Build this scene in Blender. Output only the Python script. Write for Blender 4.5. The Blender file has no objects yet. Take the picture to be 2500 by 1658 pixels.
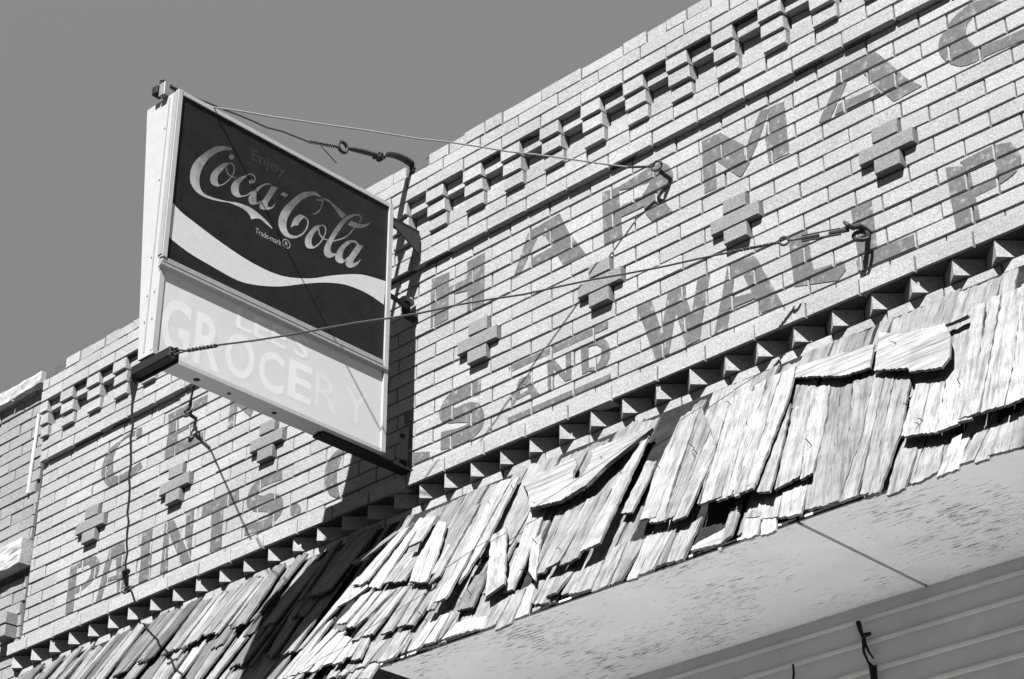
import bpy, bmesh, math, random
from mathutils import Vector, Matrix, noise
from mathutils.geometry import tessellate_polygon
random.seed(11)
S = bpy.context.scene
COL = S.collection
U = 0.0634                     # one brick course in metres
Z0 = 5.815                     # height of the wall's reference joint above the pavement
def P(x, y, z): return Vector((x*U, y*U, z*U + Z0))      # wall units -> metres

# ------------------------------------------------------------------ camera, sky, sun, exposure
cam = bpy.data.objects.new('camera', bpy.data.cameras.new('camera')); COL.objects.link(cam)
right = Vector((0.723831, 0.689977, -0.001196)); down = Vector((-0.338353, 0.353444, -0.872121)); fwd = Vector((-0.60132, 0.631672, 0.489289))
M = Matrix((right, -down, -fwd)).transposed().to_4x4(); M.translation = P(73.202, -75.03, -66.485)
cam.matrix_world = M
cam.data.sensor_width = 36; cam.data.lens = 4822.0/2500*36; cam.data.clip_end = 5000; cam.data.clip_start = 0.05
S.camera = cam
SUN = Vector((0.42, -1.0, 1.45)).normalized()
w = bpy.data.worlds.new('World'); S.world = w; w.use_nodes = True
nt = w.node_tree; nt.nodes.clear()
sky = nt.nodes.new('ShaderNodeTexSky'); sky.sky_type = 'NISHITA'; sky.sun_disc = False
sky.sun_elevation = math.asin(SUN.z); sky.sun_rotation = math.atan2(SUN.x, SUN.y)
sky.air_density = 4.6; sky.dust_density = 0.0; sky.ozone_density = 1.0
sep = nt.nodes.new('ShaderNodeSeparateColor'); skydim = nt.nodes.new('ShaderNodeMath'); bg = nt.nodes.new('ShaderNodeBackground'); wo = nt.nodes.new('ShaderNodeOutputWorld')
nt.links.new(sky.outputs[0], sep.inputs[0]); skydim.operation = 'MULTIPLY'; skydim.inputs[1].default_value = 0.315; nt.links.new(sep.outputs[2], skydim.inputs[0]); nt.links.new(skydim.outputs[0], bg.inputs[0])   # blue channel as grey for black-and-white film; the multiply dims the sky
bg.inputs[1].default_value = 0.05
nt.links.new(bg.outputs[0], wo.inputs[0])
sl = bpy.data.lights.new('sun', 'SUN'); sl.energy = 5.0; sl.angle = math.radians(0.5); sl.color = (1, 1, 1)
so = bpy.data.objects.new('sun', sl); COL.objects.link(so); so.rotation_euler = SUN.to_track_quat('Z', 'Y').to_euler(); so.location = (5, -10, 20)
S.view_settings.view_transform = 'Standard'; S.view_settings.look = 'None'; S.view_settings.gamma = 1; S.view_settings.use_curve_mapping = False
S.view_settings.exposure = 2.2
S.cycles.max_bounces = 6; S.cycles.diffuse_bounces = 4

# ------------------------------------------------------------------ materials
def mat(name, build):
    m = bpy.data.materials.new(name); m.use_nodes = True; t = m.node_tree
    b = t.nodes['Principled BSDF']; b.inputs['Roughness'].default_value = 0.9; b.inputs['Specular IOR Level'].default_value = 0.2
    N = lambda k, **kw: _n(t, k, kw)
    build(t, b, N, t.links.new); return m
def _n(t, k, kw):
    n = t.nodes.new('ShaderNode'+k)
    for a, v in kw.items(): setattr(n, a, v)
    return n
def tex(t, N, ln, kind, scale, detail=4, vec=None, rough=.6):
    n = N('TexNoise'); n.inputs['Scale'].default_value = scale; n.inputs['Detail'].default_value = detail; n.inputs['Roughness'].default_value = rough
    if vec is not None: ln(vec, n.inputs['Vector'])
    return n.outputs[0]
def ramp(N, ln, fac, stops):
    r = N('ValToRGB'); e = r.color_ramp.elements
    while len(e) < len(stops): e.new(.5)
    for i, (p_, v) in enumerate(stops): e[i].position = p_; e[i].color = (v, v, v, 1)
    ln(fac, r.inputs[0]); return r.outputs[0]
def math_(N, ln, op, a, b_):
    n = N('Math', operation=op)
    for i, v in enumerate((a, b_)):
        if isinstance(v, (int, float)): n.inputs[i].default_value = v
        else: ln(v, n.inputs[i])
    return n.outputs[0]
def bump(N, ln, b, h, strength, dist):
    n = N('Bump'); n.inputs['Strength'].default_value = strength; n.inputs['Distance'].default_value = dist
    ln(h, n.inputs['Height']); ln(n.outputs[0], b.inputs['Normal'])
def brick_mat(name, base, island, spread=.16):
    def f(t, b, N, ln):
        pos = N('NewGeometry')
        mp = N('Mapping'); mp.inputs['Scale'].default_value = (1, 1, 2.6); ln(pos.outputs['Position'], mp.inputs[0])
        n1 = tex(t, N, ln, 'n', 150, 3, pos.outputs['Position'], .75); n2 = tex(t, N, ln, 'n', 34, 5, mp.outputs[0], .65); n3 = tex(t, N, ln, 'n', 2.2, 3, pos.outputs['Position'])
        rnd = pos.outputs['Random Per Island'] if island else N('ObjectInfo').outputs['Random']
        v = math_(N, ln, 'MULTIPLY', ramp(N, ln, n1, [(.28, .58), (.72, 1.36)]), ramp(N, ln, n2, [(.25, .84), (.5, 1.0), (.75, 1.1)]))
        v = math_(N, ln, 'MULTIPLY', v, ramp(N, ln, n3, [(.3, .88), (.7, 1.06)]))
        k = math_(N, ln, 'MULTIPLY_ADD', rnd, spread); k.node.inputs[2].default_value = 1-spread/2
        v = math_(N, ln, 'MULTIPLY', v, k); v = math_(N, ln, 'MULTIPLY', v, base)
        ln(v, b.inputs['Base Color'])
        bump(N, ln, b, math_(N, ln, 'ADD', n1, math_(N, ln, 'MULTIPLY', n2, 2.0)), .35, .0012)
    return mat(name, f)
M_BRICK = brick_mat('buff_brick', 0.178, False)
M_BRICKS = brick_mat('buff_brickwork', 0.178, True)
M_ORN = brick_mat('ornament_brick', 0.112, False)
M_NB = brick_mat('neighbour_brick', 0.135, False)
M_NBS = brick_mat('neighbour_brickwork', 0.135, True)
def f(t, b, N, ln):
    g = N('NewGeometry'); n = tex(t, N, ln, 'n', 160, 4, g.outputs['Position'], .7); n2 = tex(t, N, ln, 'n', 9, 4, g.outputs['Position'], .6)
    ln(math_(N, ln, 'MULTIPLY', ramp(N, ln, n, [(.3, .025), (.7, .06)]), ramp(N, ln, n2, [(.35, .7), (.65, 1.3)])), b.inputs['Base Color']); bump(N, ln, b, n, .6, .003)
M_MORTAR = mat('raked_mortar', f)
def f(t, b, N, ln):
    g = N('NewGeometry'); n = tex(t, N, ln, 'n', 300, 4, g.outputs['Position'], .75); n2 = tex(t, N, ln, 'n', 26, 5, g.outputs['Position'], .7)
    ln(math_(N, ln, 'MULTIPLY', ramp(N, ln, n, [(.3, .75), (.7, 1.25)]), ramp(N, ln, n2, [(.33, .155), (.42, .074), (.55, .050), (.72, .09)])), b.inputs['Base Color']); bump(N, ln, b, n, .3, .001)
M_LETTER = mat('faded_letter_paint', f)
def f(t, b, N, ln):
    g = N('NewGeometry'); n = tex(t, N, ln, 'n', 260, 4, g.outputs['Position'], .75); n2 = tex(t, N, ln, 'n', 18, 5, g.outputs['Position'], .7)
    ln(math_(N, ln, 'MULTIPLY', ramp(N, ln, n, [(.3, .8), (.7, 1.2)]), ramp(N, ln, n2, [(.35, .16), (.65, .27)])), b.inputs['Base Color']); bump(N, ln, b, n2, .7, .006)
M_SMEAR = mat('lime_mortar', f)
def plain(name, a, rough=.6, spec=.3, metal=0, n_s=60, amp=.12):
    def f(t, b, N, ln):
        g = N('NewGeometry'); n = tex(t, N, ln, 'n', n_s, 5, g.outputs['Position'], .7)
        ln(ramp(N, ln, n, [(.3, a*(1-amp)), (.7, a*(1+amp))]), b.inputs['Base Color'])
        b.inputs['Roughness'].default_value = rough; b.inputs['Specular IOR Level'].default_value = spec; b.inputs['Metallic'].default_value = metal
    return mat(name, f)
M_IRON = plain('rusty_iron', .015, .7, .25, 0, 90, .4)
M_BLACK = plain('black_iron', .006, .7, .15)
M_WIRE = plain('weathered_wire', .012, .55, .4)
M_GALV = plain('galvanised_steel', .11, .5, .4, 0, 70, .25)
M_FRAME = plain('white_enamel', 0.212, .45, .4, 0, 25, .06)
M_RAIL = plain('aluminium_trim', 0.15, .45, .5, 0, 40, .12)
M_DARKPANEL = plain('dark_sign_enamel', 0.0075, .45, .12, 0, 14, .35)
M_WAVE = plain('white_wave_paint', 0.295, .5, .3, 0, 30, .06)
M_WHITEPANEL = plain('white_sign_plastic', 0.305, .4, .3, 0, 8, .05)
M_GHOST = plain('ghost_letter_white', 0.36, .4, .3, 0, 20, .04)
M_GHOSTBG = plain('ghost_letter_shade', 0.3, .4, .3, 0, 12, .08)
M_GHOSTFAINT = plain('ghost_letter_trace', 0.333, .4, .3, 0, 12, .05)
M_PRINT = plain('small_print', 0.18, .5, .2, 0, 50, .1)
M_FAINT = plain('faded_print', 0.016, .5, .2, 0, 90, .7)
M_FELT = plain('tar_felt', .012, .95, .05, 0, 12, .5)
M_SIDING = plain('painted_siding', 0.42, .55, .3, 0, 4, .12)
M_CAP = plain('cap_tile', 0.15, .8, .2, 0, 20, .2)
M_NAIL = plain('rusty_nail', .02, .8, .1)
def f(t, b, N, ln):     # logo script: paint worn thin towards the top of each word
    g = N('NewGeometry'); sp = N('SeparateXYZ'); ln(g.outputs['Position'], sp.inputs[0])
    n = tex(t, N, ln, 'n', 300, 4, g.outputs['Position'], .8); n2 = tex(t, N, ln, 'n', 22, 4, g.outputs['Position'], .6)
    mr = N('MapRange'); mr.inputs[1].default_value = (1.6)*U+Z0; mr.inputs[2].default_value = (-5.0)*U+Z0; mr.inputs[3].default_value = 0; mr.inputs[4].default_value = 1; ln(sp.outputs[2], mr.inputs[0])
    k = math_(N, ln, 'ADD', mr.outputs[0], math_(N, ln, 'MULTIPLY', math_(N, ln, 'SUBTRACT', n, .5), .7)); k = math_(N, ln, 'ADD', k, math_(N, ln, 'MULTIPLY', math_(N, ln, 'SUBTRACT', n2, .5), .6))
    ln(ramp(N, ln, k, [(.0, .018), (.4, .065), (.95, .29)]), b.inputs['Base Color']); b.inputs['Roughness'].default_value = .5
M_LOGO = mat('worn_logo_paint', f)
def f(t, b, N, ln):     # weathered cedar: grain runs along each shake
    tc = N('TexCoord'); oi = N('ObjectInfo')
    mp = N('Mapping'); mp.inputs['Scale'].default_value = (1, .045, 1); ln(tc.outputs['Object'], mp.inputs[0])
    off = N('VectorMath', operation='ADD'); ln(mp.outputs[0], off.inputs[0]); sc = N('VectorMath', operation='SCALE'); cb = N('CombineXYZ')
    for i in range(3): ln(oi.outputs['Random'], cb.inputs[i])
    ln(cb.outputs[0], sc.inputs[0]); sc.inputs['Scale'].default_value = 37; ln(sc.outputs[0], off.inputs[1])
    g1 = tex(t, N, ln, 'n', 190, 4, off.outputs[0], .7); g2 = tex(t, N, ln, 'n', 48, 5, off.outputs[0], .65)
    fine = tex(t, N, ln, 'n', 420, 3, tc.outputs['Object'], .8); blot = tex(t, N, ln, 'n', 9, 4, tc.outputs['Object'], .6)
    v = math_(N, ln, 'MULTIPLY', ramp(N, ln, g1, [(.32, .45), (.47, .95), (.75, 1.15)]), ramp(N, ln, g2, [(.3, .42), (.48, .95), (.7, 1.2)]))
    v = math_(N, ln, 'MULTIPLY', v, ramp(N, ln, fine, [(.35, .72), (.62, 1.12)])); v = math_(N, ln, 'MULTIPLY', v, ramp(N, ln, blot, [(.3, .7), (.55, 1.05)]))
    cr = N('ObjectInfo'); v = math_(N, ln, 'MULTIPLY', v, cr.outputs['Alpha'])
    ln(math_(N, ln, 'MULTIPLY', v, .138), b.inputs['Base Color'])
    bump(N, ln, b, math_(N, ln, 'ADD', g1, math_(N, ln, 'MULTIPLY', g2, 1.5)), .8, .004)
M_SHAKE = mat('weathered_shake', f)
def f(t, b, N, ln):     # painted plywood soffit with flaked streaks along the street
    g = N('NewGeometry'); mp = N('Mapping'); mp.inputs['Scale'].default_value = (1, 8, 1); ln(g.outputs['Position'], mp.inputs[0])
    n = tex(t, N, ln, 'n', 22, 5, mp.outputs[0], .72); big = tex(t, N, ln, 'n', 2.6, 3, g.outputs['Position'], .6)
    fl = ramp(N, ln, math_(N, ln, 'ADD', n, math_(N, ln, 'MULTIPLY', big, .42)), [(.80, 1.0), (.83, .24)])
    n3 = tex(t, N, ln, 'n', 6, 4, g.outputs['Position'], .6)
    ln(math_(N, ln, 'MULTIPLY', math_(N, ln, 'MULTIPLY', fl, ramp(N, ln, n3, [(.3, .92), (.7, 1.05)])), .52), b.inputs['Base Color']); b.inputs['Roughness'].default_value = .7
M_SOFFIT = mat('flaking_soffit_paint', f)
M_ASPHALT = plain('asphalt', 0.03, .9, .1, 0, 40, .3)
M_WALK = plain('concrete_pavement', 0.3, .9, .1, 0, 5, .12)
M_EARTH = plain('dry_ground', 0.035, .95, .05, 0, 3, .2)

# ------------------------------------------------------------------ helpers
WL = {}                                            # world position of each object
def link(o, parent, loc):
    COL.objects.link(o); WL[o.name] = Vector(loc)
    if parent is not None: o.parent = parent; o.location = Vector(loc) - WL[parent.name]
    else: o.location = loc
    return o
def thing(name, label, cat, loc, group=None):
    o = bpy.data.objects.new(name, None); o.empty_display_size = .1; link(o, None, loc); o['label'] = label; o['category'] = cat
    if group: o['group'] = group
    return o
def meshobj(name, verts, faces, m, parent, origin=None, smooth=False):     # verts in wall units
    V = [P(*v) for v in verts]
    if origin is None: origin = sum(V, Vector())/len(V)
    me = bpy.data.meshes.new(name); me.from_pydata([v-origin for v in V], [], faces); me.materials.append(m); me.update()
    if smooth:
        for p_ in me.polygons: p_.use_smooth = True
    return link(bpy.data.objects.new(name, me), parent, origin)
def inst(name, me, parent, loc, scale=(1, 1, 1), rot=None):
    o = bpy.data.objects.new(name, me); link(o, parent, loc); o.scale = scale
    if rot: o.rotation_euler = rot
    return o
def boxvf(x0, x1, y0, y1, z0, z1):
    return [(x0,y0,z0),(x1,y0,z0),(x1,y1,z0),(x0,y1,z0),(x0,y0,z1),(x1,y0,z1),(x1,y1,z1),(x0,y1,z1)], [(0,3,2,1),(4,5,6,7),(0,1,5,4),(1,2,6,5),(2,3,7,6),(3,0,4,7)]
def join(*parts):
    V, F = [], []
    for v, f_ in parts:
        n = len(V); V += list(v); F += [tuple(i+n for i in q) for q in f_]
    return V, F
def bevbox(x0, x1, y0, y1, z0, z1, b):              # box with all edges chamfered
    bm = bmesh.new(); v, f_ = boxvf(x0, x1, y0, y1, z0, z1)
    vs = [bm.verts.new(q) for q in v]; [bm.faces.new([vs[i] for i in q]) for q in f_]
    bmesh.ops.bevel(bm, geom=bm.edges[:], offset=b, segments=1, affect='EDGES')
    bm.verts.ensure_lookup_table(); V = [tuple(q.co) for q in bm.verts]; bm.verts.index_update(); F = [tuple(q.index for q in g.verts) for g in bm.faces]; bm.free(); return V, F
def tube(path, r, n=6, closed=False):               # path in wall units, r may be a list
    pts = [Vector(p_) for p_ in path]; V, F = [], []; N_ = len(pts)
    up = Vector((.13, .21, .97)).normalized()
    for i, p_ in enumerate(pts):
        d = (pts[(i+1) % N_]-pts[i-1]) if closed else (pts[min(i+1, N_-1)]-pts[max(i-1, 0)])
        d.normalize(); a = d.cross(up)
        if a.length < .1: a = d.cross(Vector((1, 0, 0)))
        a.normalize(); b_ = d.cross(a); rr = r[i] if isinstance(r, (list, tuple)) else r
        for k in range(n):
            t_ = 2*math.pi*k/n; V.append(tuple(p_ + (a*math.cos(t_)+b_*math.sin(t_))*rr))
    for i in range(N_ if closed else N_-1):
        for k in range(n):
            j = (i+1) % N_; F.append((i*n+k, i*n+(k+1) % n, j*n+(k+1) % n, j*n+k))
    if not closed: F += [tuple(range(n))[::-1], tuple(range((N_-1)*n, N_*n))]
    return V, F
def ring(c, r, tr, nx, ny, n=14):                   # torus round centre c in the plane of unit vectors nx, ny
    c = Vector(c); nx = Vector(nx).normalized(); ny = Vector(ny).normalized()
    return tube([c + nx*r*math.cos(2*math.pi*i/n) + ny*r*math.sin(2*math.pi*i/n) for i in range(n)], tr, 6, True)
def lerp(a, b, t): return tuple(a[i]+(b[i]-a[i])*t for i in range(3))
def sag(a, b, n, s, wob=0):                         # hanging wire
    out = []
    for i in range(n+1):
        t_ = i/n; p_ = list(lerp(a, b, t_)); p_[2] -= s*4*t_*(1-t_)
        if wob and 0 < i < n:
            p_[0] += wob*math.sin(i*2.3+1); p_[2] += wob*.8*math.sin(i*1.7)
        out.append(tuple(p_))
    return out
def twist(a, b, r, tr, turns, n=26):                # two strands twisted round each other
    a, b = Vector(a), Vector(b); d = (b-a).normalized(); u_ = d.cross(Vector((0, 0, 1))).normalized(); v_ = d.cross(u_)
    st = [[a.lerp(b, i/n) + (u_*math.cos(s_+turns*2*math.pi*i/n)+v_*math.sin(s_+turns*2*math.pi*i/n))*r for i in range(n+1)] for s_ in (0, math.pi)]
    return tube(st[0]+[b+d*r]+st[1][::-1], tr, 5)

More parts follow.
